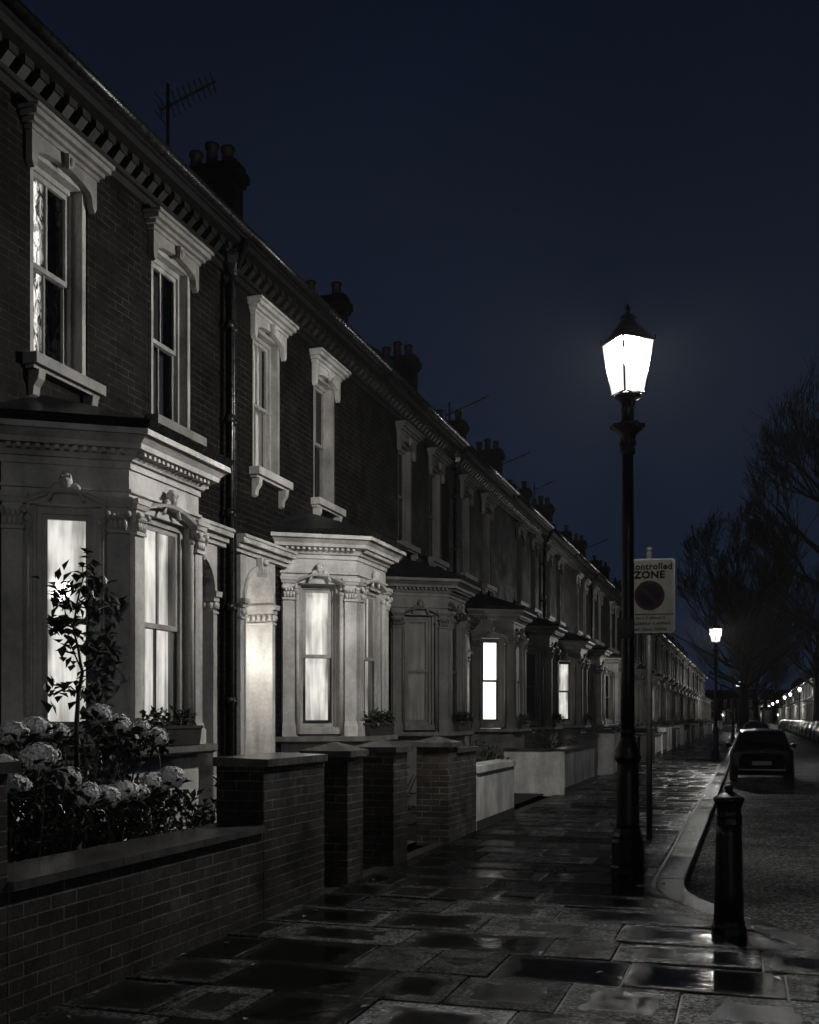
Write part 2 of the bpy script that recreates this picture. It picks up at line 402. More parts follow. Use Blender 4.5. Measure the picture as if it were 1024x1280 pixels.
def ray(px, py, X=None, Y=None):   # point on a photo ray in the plane X=.. or Y=..
    u = (px-512)/F_PX; c, sn = math.cos(TH), math.sin(TH)
    dx, dy, dz = u*c-sn, u*sn+c, (HOR-py)/F_PX
    t = X/dx if X is not None else Y/dy
    return Vector((dx*t, dy*t, EYE+dz*t))

# ------------------------------------------------------------------ house (local: x out to the street, s along the terrace from the pair's centre)
class Fr:
    def __init__(s, O, T): s.O = O; s.T = T; s.Nn = (T[1], -T[0])
    def P(s, a, o, z): return (s.O[0]+s.T[0]*a+s.Nn[0]*o, s.O[1]+s.T[1]*a+s.Nn[1]*o, z)
def fbox(mb, fr, a0, a1, o0, o1, z0, z1, taper=0):
    P = fr.P
    mb.hexa([P(a0, o0, z0), P(a0, o1, z0), P(a1, o1, z0), P(a1, o0, z0), P(a0-taper, o0, z1), P(a0-taper, o1+taper, z1), P(a1+taper, o1+taper, z1), P(a1+taper, o0, z1)])
def sash(mb, fr, a0, a1, z0, z1, o, vbar=True):   # timber sash window: box frame, two sashes, rails, bar
    w = .045
    fbox(mb, fr, a0, a0+.04, o-.02, o+.05, z0, z1); fbox(mb, fr, a1-.04, a1, o-.02, o+.05, z0, z1)
    fbox(mb, fr, a0+.04, a1-.04, o-.02, o+.05, z1-.05, z1); fbox(mb, fr, a0+.04, a1-.04, o-.02, o+.055, z0, z0+.05)
    zm = (z0+z1)/2; b0, b1 = a0+.04, a1-.04
    for (za, zb, oo) in ((zm-.02, z1-.05, o-.005), (z0+.05, zm+.02, o-.03)):
        fbox(mb, fr, b0, b0+w, oo, oo+.03, za, zb); fbox(mb, fr, b1-w, b1, oo, oo+.03, za, zb)
        fbox(mb, fr, b0+w, b1-w, oo, oo+.032, zb-.045, zb); fbox(mb, fr, b0+w, b1-w, oo, oo+.032, za, za+.045)
        if vbar: fbox(mb, fr, (b0+b1)/2-.012, (b0+b1)/2+.012, oo+.004, oo+.026, za+.045, zb-.045)
def curtain(mb, fr, a0, a1, z0, z1, o, pleats=9, amp=.018, gap=None):
    n = pleats*6; idx = []
    mb.sm = True
    for k in range(n+1):
        a = a0+(a1-a0)*k/n; t = k/n
        oo = o+amp*math.sin(2*math.pi*pleats*t+math.sin(7*t)*1.4)*(0.6+.4*math.sin(11*t))
        idx.append((mb.vert(fr.P(a, oo, z0)), mb.vert(fr.P(a, oo, z1))))
        mb.vuv[idx[-1][0]] = (a, z0); mb.vuv[idx[-1][1]] = (a, z1)
    for k in range(n): mb.face([idx[k][0], idx[k+1][0], idx[k+1][1], idx[k][1]])
    mb.sm = False
HW = 5.125
def build_house(m):
    root = empty('terraced_house')
    F0 = Fr((0, 0), (0, 1)); P = F0.P     # normal = +x
    def B(): return MB(m)
    # --- brick wall with openings
    ups = (1.2, 3.18)
    open_ = [(c-.42, c+.42, 4.66, 6.52) for c in ups]+[(.34, 1.26, 0, 3.43)]
    A = sorted({.002, HW-.002, *[v for r in open_ for v in r[:2]]}); Z = sorted({-.1, 7.09, *[v for r in open_ for v in r[2:]]})
    w = B()
    for a0, a1 in zip(A, A[1:]):
        for z0, z1 in zip(Z, Z[1:]):
            ac, zc = (a0+a1)/2, (z0+z1)/2
            if any(r[0] < ac < r[1] and r[2] < zc < r[3] for r in open_): continue
            w.poly([P(a0, 0, z0), P(a1, 0, z0), P(a1, 0, z1), P(a0, 0, z1)])
    for r in open_[:2]:
        for (p, q) in (((r[0], r[2]), (r[1], r[2])), ((r[1], r[2]), (r[1], r[3])), ((r[1], r[3]), (r[0], r[3])), ((r[0], r[3]), (r[0], r[2]))):
            w.poly([P(p[0], 0, p[1]), P(q[0], 0, q[1]), P(q[0], -.3, q[1]), P(p[0], -.3, p[1])])
    # back, ends
    w.poly([P(.002, -6.6, -.1), P(HW-.002, -6.6, -.1), P(HW-.002, -6.6, 7.1), P(.002, -6.6, 7.1)])
    for a in (.002, HW-.002):
        w.poly([P(a, 0, -.1), P(a, 0, 7.09), P(a, -3.4, 9.5), P(a, -6.6, 7.1), P(a, -6.6, -.1)])
    for i, r in enumerate(open_[:2]):      # closed dark room behind each upper window
        w.box(-.9, -.88, r[0]-.2, r[1]+.2, r[2]-.2, r[3]+.2)
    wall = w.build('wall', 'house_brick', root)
    # --- eaves: corbelled brackets, soffit
    e = B()
    e.box(0, .06, .002, HW-.002, 6.77, 6.85); e.box(0, .10, .002, HW-.002, 6.85, 6.895)
    y = .08
    while y < HW-.1:
        jj = rng.uniform(-.008, .008); e.hexa([(0, y, 6.92+jj), (.06, y, 6.92+jj), (.06, y+.10, 6.92+jj), (0, y+.10, 6.92+jj), (0, y, 7.0), (.14, y, 7.0), (.14, y+.10, 7.0), (0, y+.10, 7.0)]); e.box(0, .16, y-.01, y+.11, 7.0, 7.07); y += .205
    e.box(0, .27, .002, HW-.002, 7.07, 7.14)
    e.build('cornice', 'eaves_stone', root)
    g = B(); n = 8
    g.sm = True
    prof = [(.34-.065*math.cos(math.pi*k/n), 7.225-.065*math.sin(math.pi*k/n)) for k in range(n+1)]
    prof += [(.34+.055, 7.23), (.34-.055, 7.23)]
    g.prism([(a, b) for a, b in prof], lambda a, b, d: (a, d, b), .002, HW-.002); g.sm = False
    g.build('gutter', 'pipe_iron', root)
    rf = B()
    rf.poly([(.31, .002, 7.22), (.31, HW-.002, 7.22), (-3.4, HW-.002, 9.7), (-3.4, .002, 9.7)])
    rf.poly([(-3.4, .002, 9.7), (-3.4, HW-.002, 9.7), (-7.0, HW-.002, 7.22), (-7.0, .002, 7.22)])
    rf.box(.0, .305, .002, HW-.002, 7.145, 7.21)
    y = .0
    rf.tube([(-3.4, .01, 9.72), (-3.4, HW-.01, 9.72)], .07, 6)
    roof = rf.build('roof', 'slate', root)
    # --- upper windows
    for c in ups:
        s_ = B()
        for sg in (-1, 1):      # painted stucco reveals
            a0 = c+sg*.418; a1 = c+sg*.36
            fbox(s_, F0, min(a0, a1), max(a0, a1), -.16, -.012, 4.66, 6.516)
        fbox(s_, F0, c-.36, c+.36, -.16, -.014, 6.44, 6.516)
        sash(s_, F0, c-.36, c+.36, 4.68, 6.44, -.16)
        wn = s_.build('window', 'painted_wood', root)
        gl = B(); gl.poly([P(c-.3, -.145, 4.73), P(c+.3, -.145, 4.73), P(c+.3, -.145, 6.4), P(c-.3, -.145, 6.4)]); gl.build('glass', 'window_glass', wn)
        cu = B(); curtain(cu, F0, c-.41, c+.41, 4.67, 6.51, -.27, 7); cu.build('curtain', 'curtain_dark', wn)
        h = B()
        for (o, z0, z1, aa) in ((.08, 6.585, 6.625, .50), (.12, 6.625, 6.665, .53), (.17, 6.665, 6.715, .56), (.20, 6.715, 6.75, .58)):
            fbox(h, F0, c-aa, c+aa, 0, o, z0, z1)
        pl = [(-.48, 6.32), (-.48, 6.585), (.48, 6.585), (.48, 6.32), (.45, 6.27), (.415, 6.32), (.40, 6.40)]
        pl += [(.40*math.cos(t), 6.40+.09*math.sin(t)) for t in [math.pi*k/8 for k in range(1, 8)]] + [(-.40, 6.40), (-.415, 6.32), (-.45, 6.27)]
        pl = [(c+a, z) for a, z in pl]
        h.prism(pl[::-1], lambda a, b, d: P(a, d, b), .0, .065)
        fbox(h, F0, c-.035, c+.035, .08, .12, 6.45, 6.58, .012)
        h.ball((.12, c, 6.52), (.03, .035, .045), 8, 6)
        h.build('hood', 'stucco_upper_dimmed', wn)
        sl = B(); fbox(sl, F0, c-.52, c+.52, -.02, .14, 4.57, 4.665); fbox(sl, F0, c-.49, c+.49, 0, .09, 4.54, 4.57)
        for sg in (-1, 1):
            a = c+sg*.40
            sl.prism([(0, 4.54), (.11, 4.54), (.10, 4.46), (.055, 4.40), (.045, 4.33), (0, 4.31)], lambda x, z, d: (x, d, z), a-.045, a+.045)
        sl.build('sill', 'stucco_upper_dimmed', wn)
    # --- door surround
    d = B()
    zs, r_, cc = 2.98, .40, .80
    arch = [(cc-r_, 0.0), (cc-r_, zs)]+[(cc-r_*math.cos(math.pi*k/14), zs+r_*math.sin(math.pi*k/14)) for k in range(1, 14)]+[(cc+r_, zs), (cc+r_, 0.0)]
    outer = [(.30, 0.0), (.30, 3.52), (1.30, 3.52), (1.30, 0.0)]
    for o in (.07,):
        # front face in strips between arch and outer rectangle
        d.poly([P(.30, o, 0), P(cc-r_, o, 0), P(cc-r_, o, zs), P(.30, o, zs)]); d.poly([P(cc+r_, o, 0), P(1.30, o, 0), P(1.30, o, zs), P(cc+r_, o, zs)])
        up = arch[1:-1]
        for (p, q) in zip(up, up[1:]): d.poly([P(p[0], o, p[1]), P(q[0], o, q[1]), P(q[0], o, 3.52), P(p[0], o, 3.52)])
        d.poly([P(.30, o, zs), P(cc-r_, o, zs), P(cc-r_, o, 3.52), P(.30, o, 3.52)]); d.poly([P(cc+r_, o, zs), P(1.30, o, zs), P(1.30, o, 3.52), P(cc+r_, o, 3.52)])
    for (p, q) in zip(arch, arch[1:]): d.poly([P(p[0], .07, p[1]), P(q[0], .07, q[1]), P(q[0], -.62, q[1]), P(p[0], -.62, p[1])])
    d.poly([P(.30, .07, 0), P(.30, .07, 3.52), P(.30, 0, 3.52), P(.30, 0, 0)]); d.poly([P(1.30, .07, 0), P(1.30, 0, 0), P(1.30, 0, 3.52), P(1.30, .07, 3.52)])
    # raised arch moulding
    for rr, oo in ((r_+.05, .10),):
        prev = None
        for k in range(15):
            t = math.pi*k/14
            a_, z_ = cc-math.cos(t)*r_, zs+math.sin(t)*r_; a2, z2 = cc-math.cos(t)*rr, zs+math.sin(t)*rr
            cur = [P(a_-.0, .072, z_), P(a_, oo, z_), P(a2, oo, z2), P(a2, .072, z2)]
            if prev: d.loft([prev, cur], caps=False)
            prev = cur
    ds = d.build('door_surround', 'stucco', root)
    for sg in (-1, 1):      # pilaster capitals on the reveals
        c_ = B(); a = cc+sg*r_
        lo, hi = (a-.10, a+.035) if sg < 0 else (a-.035, a+.10)
        fbox(c_, F0, lo, hi, -.60, .10, 2.88, 2.93); fbox(c_, F0, lo-.0, hi, -.60, .13, 2.93, 2.99, .008)
        fbox(c_, F0, lo, hi, -.60, .09, 2.74, 2.765)
        for k in range(9):
            c_.ball(P(a-sg*.02, -.55+k*.075, 2.83), (.032, .03, .045), 6, 4)
        for k in range(2): c_.ball(P(a+sg*(.02+.05*k), .09, 2.83), (.03, .03, .045), 6, 4)
        q1, q2 = (a, a+.018) if sg < 0 else (a-.018, a)
        for (xa, xb) in ((-.10, .085), (-.58, -.50)): fbox(c_, F0, q1, q2, xa, xb, .02, 2.74)
        fbox(c_, F0, q1-(.01 if sg > 0 else 0), q2+(.01 if sg < 0 else 0), -.60, .10, .0, .28)
        c_.build('capital', 'stucco', ds)
    ks = B(); ks.prism([(cc-.05, 3.30), (cc+.05, 3.30), (cc+.085, 3.53), (cc-.085, 3.53)], lambda a, b, dd: P(a, dd, b), .07, .16)
    ks.ball((.17, cc, 3.48), (.04, .07, .045), 8, 5); ks.ball((.16, cc, 3.35), (.03, .04, .05), 8, 5); ks.build('keystone', 'stucco', ds)
    bd = B()
    for (o, z0, z1) in ((.10, 3.53, 3.58), (.14, 3.58, 3.64), (.20, 3.64, 3.70), (.22, 3.70, 3.735)): bd.box(0, o, .13, 1.62+o*.3, z0, z1)
    bd.build('string_course', 'stucco', root)
    dr = B()
    fbox(dr, F0, cc-.36, cc+.36, -.56, -.51, .12, 2.16)
    for (a0, a1, z0, z1) in ((-.27, -.05, .3, .95), (.05, .27, .3, .95), (-.27, -.05, 1.15, 2.02), (.05, .27, 1.15, 2.02)):
        for q in range(2): fbox(dr, F0, cc+a0+.025*q, cc+a1-.025*q, -.51+.006*q, -.504+.006*q, z0+.025*q, z1-.025*q)
    dor = dr.build('door', 'door_paint', root)
    fm = B()
    fbox(fm, F0, cc-.40, cc-.36, -.58, -.47, .0, 2.98); fbox(fm, F0, cc+.36, cc+.40, -.58, -.47, .0, 2.98); fbox(fm, F0, cc-.36, cc+.36, -.58, -.47, 2.16, 2.24)
    fm.build('door_frame', 'painted_wood', dor)
    fl = B(); fl.poly([P(cc-.4, -.55, 2.2), P(cc+.4, -.55, 2.2), P(cc+.4, -.55, 3.4), P(cc-.4, -.55, 3.4)]); fl.build('fanlight', 'curtain_dim', dor)
    if m > 0:
        po = B(); po.ball(P(cc-.34, -.22, 2.35), (.04, .04, .05), 10, 6); po.build('porch_lamp', 'porch_light', ds)
    kn = B(); kn.ball(P(cc-.02, -.47, 1.1), .03, 8, 6); fbox(kn, F0, cc-.12, cc+.12, -.505, -.495, .98, 1.03); kn.build('door_knob', 'brass', dor)
    # --- bay window
    pA, pB, pC, pD = (0, 1.64), (.86, 2.20), (.86, 3.42), (0, 3.98)
    def fr_of(p, q):
        l = math.hypot(q[0]-p[0], q[1]-p[1]); return Fr(p, ((q[0]-p[0])/l, (q[1]-p[1])/l)), l
    def plan(off):
        # offset polygon A B C D outwards
        lines = []
        for p, q in ((pA, pB), (pB, pC), (pC, pD)):
            f, l = fr_of(p, q); lines.append(((p[0]+f.Nn[0]*off, p[1]+f.Nn[1]*off), f.T))
        def inter(l1, l2):
            (x1, y1), (dx1, dy1) = l1; (x2, y2), (dx2, dy2) = l2
            det = dx1*(-dy2)+dx2*dy1; t = ((x2-x1)*(-dy2)+dx2*(y2-y1))/det
            return (x1+dx1*t, y1+dy1*t)
        wl = ((0, 0), (0, 1))
        return [inter(lines[0], wl), inter(lines[0], lines[1]), inter(lines[1], lines[2]), inter(lines[2], wl)]
    bay = B()
    faces = [fr_of(pA, pB), fr_of(pB, pC), fr_of(pC, pD)]
    half = [.29, .43, .29]
    for (f, l), hw in zip(faces, half):
        c = l/2
        fbox(bay, f, 0, l, -.24, 0, -.1, 1.30); fbox(bay, f, 0, c-hw, -.23, -.002, 1.30, 3.34); fbox(bay, f, c+hw, l, -.23, -.002, 1.30, 3.34); fbox(bay, f, 0, l, -.24, 0, 3.34, 3.74)
    bw = bay.build('bay_window', 'stucco', root)
    co = B()
    def ring(off, z0, z1, off2=None):
        p0, p1 = plan(off), plan(off if off2 is None else off2)
        co.loft([[(x, y, z0) for x, y in p0], [(x, y, z1) for x, y in p1]])
    ring(.03, 3.47, 3.495); ring(.02, 3.67, 3.73); ring(.05, 3.73, 3.77, .07); ring(.07, 3.772, 3.81, .10); ring(.17, 3.812, 3.855, .18); ring(.18, 3.857, 3.91, .24); ring(.27, 3.912, 3.96)
    for (f, l) in faces:      # dentils
        k = .04
        while k < l-.05: fbox(co, f, k, k+.035, .05, .14, 3.775, 3.81); k += .075
    co.build('cornice', 'stucco', bw)
    gt = B(); p1, p2 = plan(.31), plan(.26)
    gt.loft([[(x, y, 3.963) for x, y in p2], [(x, y, 4.03) for x, y in p1]]); gt.build('gutter', 'pipe_iron', bw)
    br = B(); pp = plan(.27); z = 4.035
    top = [(0, 2.2, 4.38), (.16, 2.45, 4.38), (.16, 3.17, 4.38), (0, 3.42, 4.38)]
    br.loft([[(x, y, z) for x, y in pp], top]); br.build('roof', 'slate', bw)
    sl = B(); p0 = plan(.16); sl.loft([[(x, y, 1.21) for x, y in plan(.12)], [(x, y, 1.235) for x, y in p0], [(x, y, 1.30) for x, y in p0]]); sl.build('sill_slab', 'stone_dirty', bw)
    for fi, ((f, l), hw) in enumerate(zip(faces, half)):
        c = l/2
        g_ = .05 if fi != 1 else .03
        for (a0, a1) in ((.015, c-hw-g_), (c+hw+g_, l-.015)):
            q = B()
            fbox(q, f, a0, a1, 0, .05, 1.50, 3.11); fbox(q, f, a0-.012, a1+.012, 0, .085, 1.30, 1.44); fbox(q, f, a0-.01, a1+.01, 0, .07, 1.44, 1.50, -.008)
            fbox(q, f, a0-.01, a1+.01, 0, .075, 3.11, 3.14); fbox(q, f, a0-.02, a1+.02, 0, .08, 3.33, 3.37, .015); fbox(q, f, a0-.04, a1+.04, 0, .105, 3.37, 3.415)
            fbox(q, f, a0, a1, 0, .06, 3.14, 3.33)
            nb = 4
            for k in range(nb):
                aa = a0+(a1-a0)*(k+.5)/nb
                q.ball(f.P(aa, .07, 3.18), (.024, .024, .045), 6, 4); q.ball(f.P(aa+.015, .08, 3.245), (.022, .022, .03), 6, 4)
            for aa in (a0-.005, a1+.005): q.ball(f.P(aa, .09, 3.27), (.03, .03, .03), 7, 5)
            q.build('pilaster', 'stucco', bw)
        # inner colonnettes + label arch
        q = B()
        for aa in (c-hw-.01, c+hw+.01):
            q.tube([f.P(aa, .015, 1.34), f.P(aa, .015, 3.18)], .028, 8)
            q.ball(f.P(aa, .02, 3.21), (.04, .04, .04), 7, 5)
        n_ = 12; prev = None
        for k in range(n_+1):
            t = k/n_; a = c-hw-.04+(2*hw+.08)*t; zz = 3.33+.10*math.sin(math.pi*t)
            cur = [f.P(a, .0, zz), f.P(a, .085, zz+.01), f.P(a, .10, zz+.035), f.P(a, .0, zz+.05)]
            if prev: q.loft([prev, cur], caps=(k in (1, n_)))
            prev = cur
        q.build('window_arch', 'stucco', bw)
        q = B(); q.ball(f.P(c, .06, 3.53), (.055, .055, .085), 10, 7); q.ball(f.P(c, .10, 3.54), (.02, .02, .03), 6, 4)
        for sg in (-1, 1):
            q.tube([f.P(c+sg*(.05+.10*t), .06, 3.45+.05*math.sin(t*5)-.03*t) for t in [i/7 for i in range(8)]], [.03-.014*i/7 for i in range(8)], 6)
            q.ball(f.P(c+sg*.035, .10, 3.56), (.014, .014, .014), 6, 4)
        q.build('keystone', 'stucco', bw)
        s_ = B(); li = .05 if fi != 1 else .04; sash(s_, f, c-hw+li, c+hw-li, 1.42, 3.33, -.17 if fi != 1 else -.10, fi == 1); fbox(s_, f, c-hw, c-hw+li, -.21, -.06, 1.42, 3.335); fbox(s_, f, c+hw-li, c+hw, -.21, -.06, 1.42, 3.335); fbox(s_, f, c-hw, c+hw, -.22, .02, 1.33, 1.42); s_.build('window_frame', 'painted_wood', bw)
        og = -.155 if fi != 1 else -.085
        gl = B(); gl.poly([f.P(c-hw+.05, og, 1.46), f.P(c+hw-.05, og, 1.46), f.P(c+hw-.05, og, 3.23), f.P(c-hw+.05, og, 3.23)]); gl.build('glass', 'window_glass', bw)
        cu = B(); curtain(cu, f, c-hw-.04, c+hw+.04, 1.35, 3.34, og-.11, 6); cu.build('curtain', 'curtain_dark', bw)
    rm = B(); rm.poly([(-.5, 1.6, 1.0), (-.5, 4.0, 1.0), (-.5, 4.0, 3.6), (-.5, 1.6, 3.6)]); rm.build('room_wall', 'room_dark', bw)
    # --- party wall parapet (outer end)
    pp = B()
    a0, a1 = HW-.18, HW-.004
    pp.loft([[(.30, a0, 7.05), (.30, a1, 7.05), (-3.4, a1, 9.45), (-3.4, a0, 9.45)], [(.36, a0, 7.38), (.36, a1, 7.38), (-3.4, a1, 9.98), (-3.4, a0, 9.98)]])
    pp.build('parapet', 'house_brick', root)
    return root

def chimney(root, m, s, n=3, tall=True):
    c = MB(m); top = 10.95 if tall else 10.6
    x0, x1 = -3.35, -2.35
    c.box(x0, x1, s-.36, s-.02, 8.3, top-.35)
    c.box(x0-.05, x1+.05, s-.40, s+.02, top-.35, top-.27); c.box(x0-.09, x1+.09, s-.44, s+.06, top-.27, top-.12); c.box(x0-.04, x1+.04, s-.39, s+.01, top-.12, top)
    ch = c.build('chimney', 'house_brick', root)
    for k in range(n):
        q = MB(m); xx = x0+.2+k*(x1-x0-.4)/max(1, n-1)
        hgt = .32 if (k+int(s*3)) % 2 else .42
        q.lathe([(.13, 0), (.11, .05), (.095, hgt-.1), (.125, hgt-.08), (.125, hgt-.02), (.10, hgt)], (xx, s-.19, top-.004), 10)
        q.build('chimney_pot', 'terracotta', ch)
def drainpipe(root, m):
    d = MB(m)
    d.tube([(.11, -.06, -.05), (.11, -.06, 6.62), (.20, -.06, 6.82), (.33, -.06, 7.12)], .05, 10)
    d.tube([(.10, .07, -.05), (.10, .07, 6.40), (.11, .03, 6.58), (.11, -.04, 6.70)], .034, 8)
    for z in (.6, 1.7, 2.8, 3.9, 5.0, 6.1):
        d.tube([(.11, -.06, z), (.11, -.06, z+.09)], .062, 10)
        d.box(.0, .06, -.13, .01, z+.02, z+.06)
        d.tube([(.10, .07, z), (.10, .07, z+.07)], .045, 8)
    d.lathe([(.055, 0), (.11, .12), (.125, .2), (.125, .24)], (.14, -.06, 6.72), 8)
    d.build('drainpipe', 'pipe_iron', root)

protoL = build_house(-1)     # bay on the near side
protoR = build_house(1)      # bay on the far side
drainpipe(protoR, 1)
chimney(protoR, 1, HW+.19, 3)
chimney(protoL, -1, .22, 2, False)

XF, PER = -5.9, 10.25
def kids(o, name): return [c for c in o.children if c.name.split('.')[0] == name]
def light_house(h, bay=None, up=None, door=None):
    """bay: materials for the three bay windows; up: for the two upper ones"""
    bw = kids(h, 'bay_window')[0]
    if bay:
        for c, mt in zip(sorted(kids(bw, 'curtain'), key=lambda o: o['ord']), bay):
            if mt: setmat(c, mt)
    if up:
        for w_, mt in zip(sorted(kids(h, 'window'), key=lambda o: o['ord']), up):
            if mt: setmat(kids(w_, 'curtain')[0], mt)
    if door: setmat(kids(kids(h, 'door')[0], 'fanlight')[0], door)
for h in (protoL, protoR):
    bw = kids(h, 'bay_window')[0]
    for i, c in enumerate(kids(bw, 'curtain')): c['ord'] = i     # 0 = nearest the door
    for i, c in enumerate(kids(h, 'window')): c['ord'] = i       # 0 = above the door
# merged single-mesh far houses
def merged(root, lit, glow=False):
    V = []; Fc = []; MI = []; mats = []; uvs = []; sm = []
    def walk(o):
        if o.type == 'MESH':
            me = o.data; off = len(V); uvl = me.uv_layers[0].data
            V.extend([tuple(v.co) for v in me.vertices])
            mm = []
            for s_ in me.materials:
                mt = s_
                if o.name.startswith('curtain') and o.parent.name.startswith('bay'): mt = MATS[lit[o['ord']]] if 'ord' in o else mt
                if mt == MATS['stucco'] and not glow: mt = MATS['stucco_half_dimmed']  # far fronts use the stucco darkened for lamp falloff
                if mt not in mats: mats.append(mt)
                mm.append(mats.index(mt))
            for p in me.polygons:
                Fc.append([off+i for i in p.vertices]); MI.append(mm[p.material_index]); sm.append(p.use_smooth)
                uvs.extend([tuple(uvl[i].uv) for i in p.loop_indices])
        for c in o.children:
            if c.name.split('.')[0] not in ('keystone', 'door_knob'): walk(c)
    walk(root)
    me = bpy.data.meshes.new('terraced_house_far'); me.from_pydata(V, [], Fc)
    for mt in mats: me.materials.append(mt)
    me.polygons.foreach_set('material_index', MI); me.polygons.foreach_set('use_smooth', sm)
    ul = me.uv_layers.new(name='UVMap')
    for i, q in enumerate(uvs): ul.data[i].uv = q
    return me
Lc, Ls, Lb, Dk, Dm, Pl = 'curtain_lit', 'curtain_lit_soft', 'curtain_lit_bright', 'curtain_dark', 'curtain_dim', 'curtain_pale_glow'
farmesh = {(m, k): merged(p, l, k == 'glow') for m, p in ((-1, protoL), (1, protoR)) for k, l in (('dark', (Dk, Dk, Dk)), ('lit', (Lc, Lc, Lc)), ('bright', (Lb, Lb, Lb)), ('glow', (Lb, Lb, Lb)))}

near = {   # (pair, m): (label, bay, up, door)
    (-1, 1): ('terraced brick house at the left edge, mostly outside the frame', (Dk, Dm, Dk), (Dk, Dk), None),
    (0, -1): ('nearest brick house with curtained lit bay behind the hydrangeas and a sapling', (Dk, Lc, Lc), (Dk, 'curtain_sparkle'), None),
    (0, 1): ('brick house with bright doorway beside the black drainpipe and pale upstairs blinds', (Lc, Lc, Dk), (Pl, Dk), Ls),
    (1, -1): ('unlit brick house with dim bay just past the brightly lit second bay', (Dk, Dm, Dm), (Dk, Dk), None),
    (1, 1): ('brick house whose bay window glows plain bright white', (Lb, Lb, Lb), (Dm, Dm), None),
    (2, -1): ('dark brick house whose unlit bay stands right after the glowing white bay', (Dk, Dk, Dk), (Dk, Dk), None),
    (2, 1): ('brick house with narrow slit of light in its bay, above the long white garden wall', (Lc, Lc, Dm), (Dk, Dm), None),
    (3, -1): ('brick house left of the tall lamp post with front pane of its bay lit', (Dk, Lb, Dk), (Dk, Dk), None),
    (3, 1): ('brick house half hidden behind the tall lamp post with dark bay', (Dk, Dm, Dm), (Dk, Dk), None),
    (4, -1): ('terraced brick house seen between the tall lamp post and the sign pole', (Dm, Lb, Lc), (Dk, Dk), None),
    (4, 1): ('terraced brick house just right of the sign pole with lit bay', (Lc, Lc, Dk), (Dk, Dk), None),
}
SKIN = {(1, -1): 'stucco_dimmed', (1, 1): 'stucco_dimmed', (2, -1): 'stucco_dimmest', (2, 1): 'stucco_dimmed', (3, -1): 'stucco_half_dimmed', (3, 1): 'stucco_dimmed', (4, -1): 'stucco_half_dimmed', (4, 1): 'stucco_dimmed'}  # darker stucco per house: fading lamp light put into the colour
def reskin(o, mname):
    if o.type == 'MESH' and o.data.materials and o.data.materials[0] in (MATS['stucco'], MATS['stucco_upper_dimmed'], MATS['painted_wood']): setmat(o, mname)
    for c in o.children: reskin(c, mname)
for k in range(-1, 15):
    for m, proto in ((-1, protoL), (1, protoR)):
        if k == -1 and m == -1: continue
        loc = (XF, 11.5+PER*k, 0)
        if (k, m) in near:
            lab, bay, up, door = near[(k, m)]
            h = copy_tree(proto)
            light_house(h, bay, up, door)
            if (k, m) == (0, -1):
                ch = kids(h, 'chimney')[0]
                for q_ in list(ch.children): bpy.data.objects.remove(q_)
                bpy.data.objects.remove(ch)
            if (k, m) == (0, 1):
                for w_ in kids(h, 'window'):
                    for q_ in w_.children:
                        if q_.name.split('.')[0] in ('hood', 'sill'): setmat(q_, 'stucco')  # full-tone stucco kept here as the brighter, lamp-lit copy
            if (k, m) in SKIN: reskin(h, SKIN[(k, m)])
            tag(h, lab, 'house', 'terraced houses along the left pavement')
        else:
            st = 'bright' if rng.random() < .45 else ('lit' if rng.random() < .6 else 'dark')
            h = bpy.data.objects.new('terraced_house', farmesh[(m, st)]); COL.objects.link(h)
            tag(h, 'small distant terraced brick house far down the left side of the street', 'house', 'distant houses far down the left side')
        h.location = loc
for k in range(0, 26):
    for m in (-1, 1):
        yc = 62+PER*k
        st = 'bright' if rng.random() < .35 else ('lit' if rng.random() < .5 else 'dark')
        if yc > 170: st = 'glow'  # bright window emission added, standing in for lamp-lit fronts
        h = bpy.data.objects.new('terraced_house', farmesh[(m, st)]); COL.objects.link(h)
        h.location = (9.1, yc, 0); h.rotation_euler = (0, 0, math.pi)
        tag(h, 'distant terraced brick house on the right side beyond the parked cars', 'house', 'distant houses on the right side')
for k in range(-3, 4):
    h = bpy.data.objects.new('terraced_house', farmesh[(1, 'dark')]); COL.objects.link(h)
    h.location = (2.7+5.125*k, 330, 0); h.rotation_euler = (0, 0, -math.pi/2)
    tag(h, 'faint dark house closing the far end of the street', 'house', 'houses across the far street end')
def wipe(o):
    for c in list(o.children): wipe(c)
    bpy.data.objects.remove(o)
wipe(protoL); wipe(protoR)

# ------------------------------------------------------------------ ground, road, pavement
def kx(Y):     # outer (road side) kerb line
    T = [(-6, 9.0), (3.0, 8.6), (4.6, 5.2), (5.6, 3.2), (6.6, 1.75), (7.4, .95), (8.1, .42), (8.7, .08), (9.2, -.2), (9.65, -.42), (10.1, -.53), (10.6, -.57), (400, -.57)]
    for (a, xa), (b, xb) in zip(T, T[1:]):
        if a <= Y <= b: return xa+(xb-xa)*(Y-a)/(b-a)
    return T[-1][1]
g = MB(); g.poly([(-900, -200, -.14), (900, -200, -.14), (900, 1800, -.14), (-900, 1800, -.14)]); g.build('ground', 'distant_ground', kind='structure')
g = MB()
nx_ = 24
xs = [-.9+i*(8.0/nx_) for i in range(nx_+1)]; ys = [-30+i*2.0 for i in range(200)]
def rz(x): return -.13+.05*(1-((x-2.7)/3.3)**2 if abs(x-2.7) < 3.3 else 0)
for x0, x1 in zip(xs, xs[1:]):
    g.sm = True
    g.poly([(x0, -30, rz(x0)), (x1, -30, rz(x1)), (x1, 370, rz(x1)), (x0, 370, rz(x0))])
g.poly([(7.1, -30, -.13), (12, -30, -.13), (12, 6, -.13), (7.1, 6, -.13)])
g.build('road', 'asphalt', kind='structure')
g = MB()   # bed under the flags and gutters
pts = [(-3.75, y) for y in (-8, 400)]
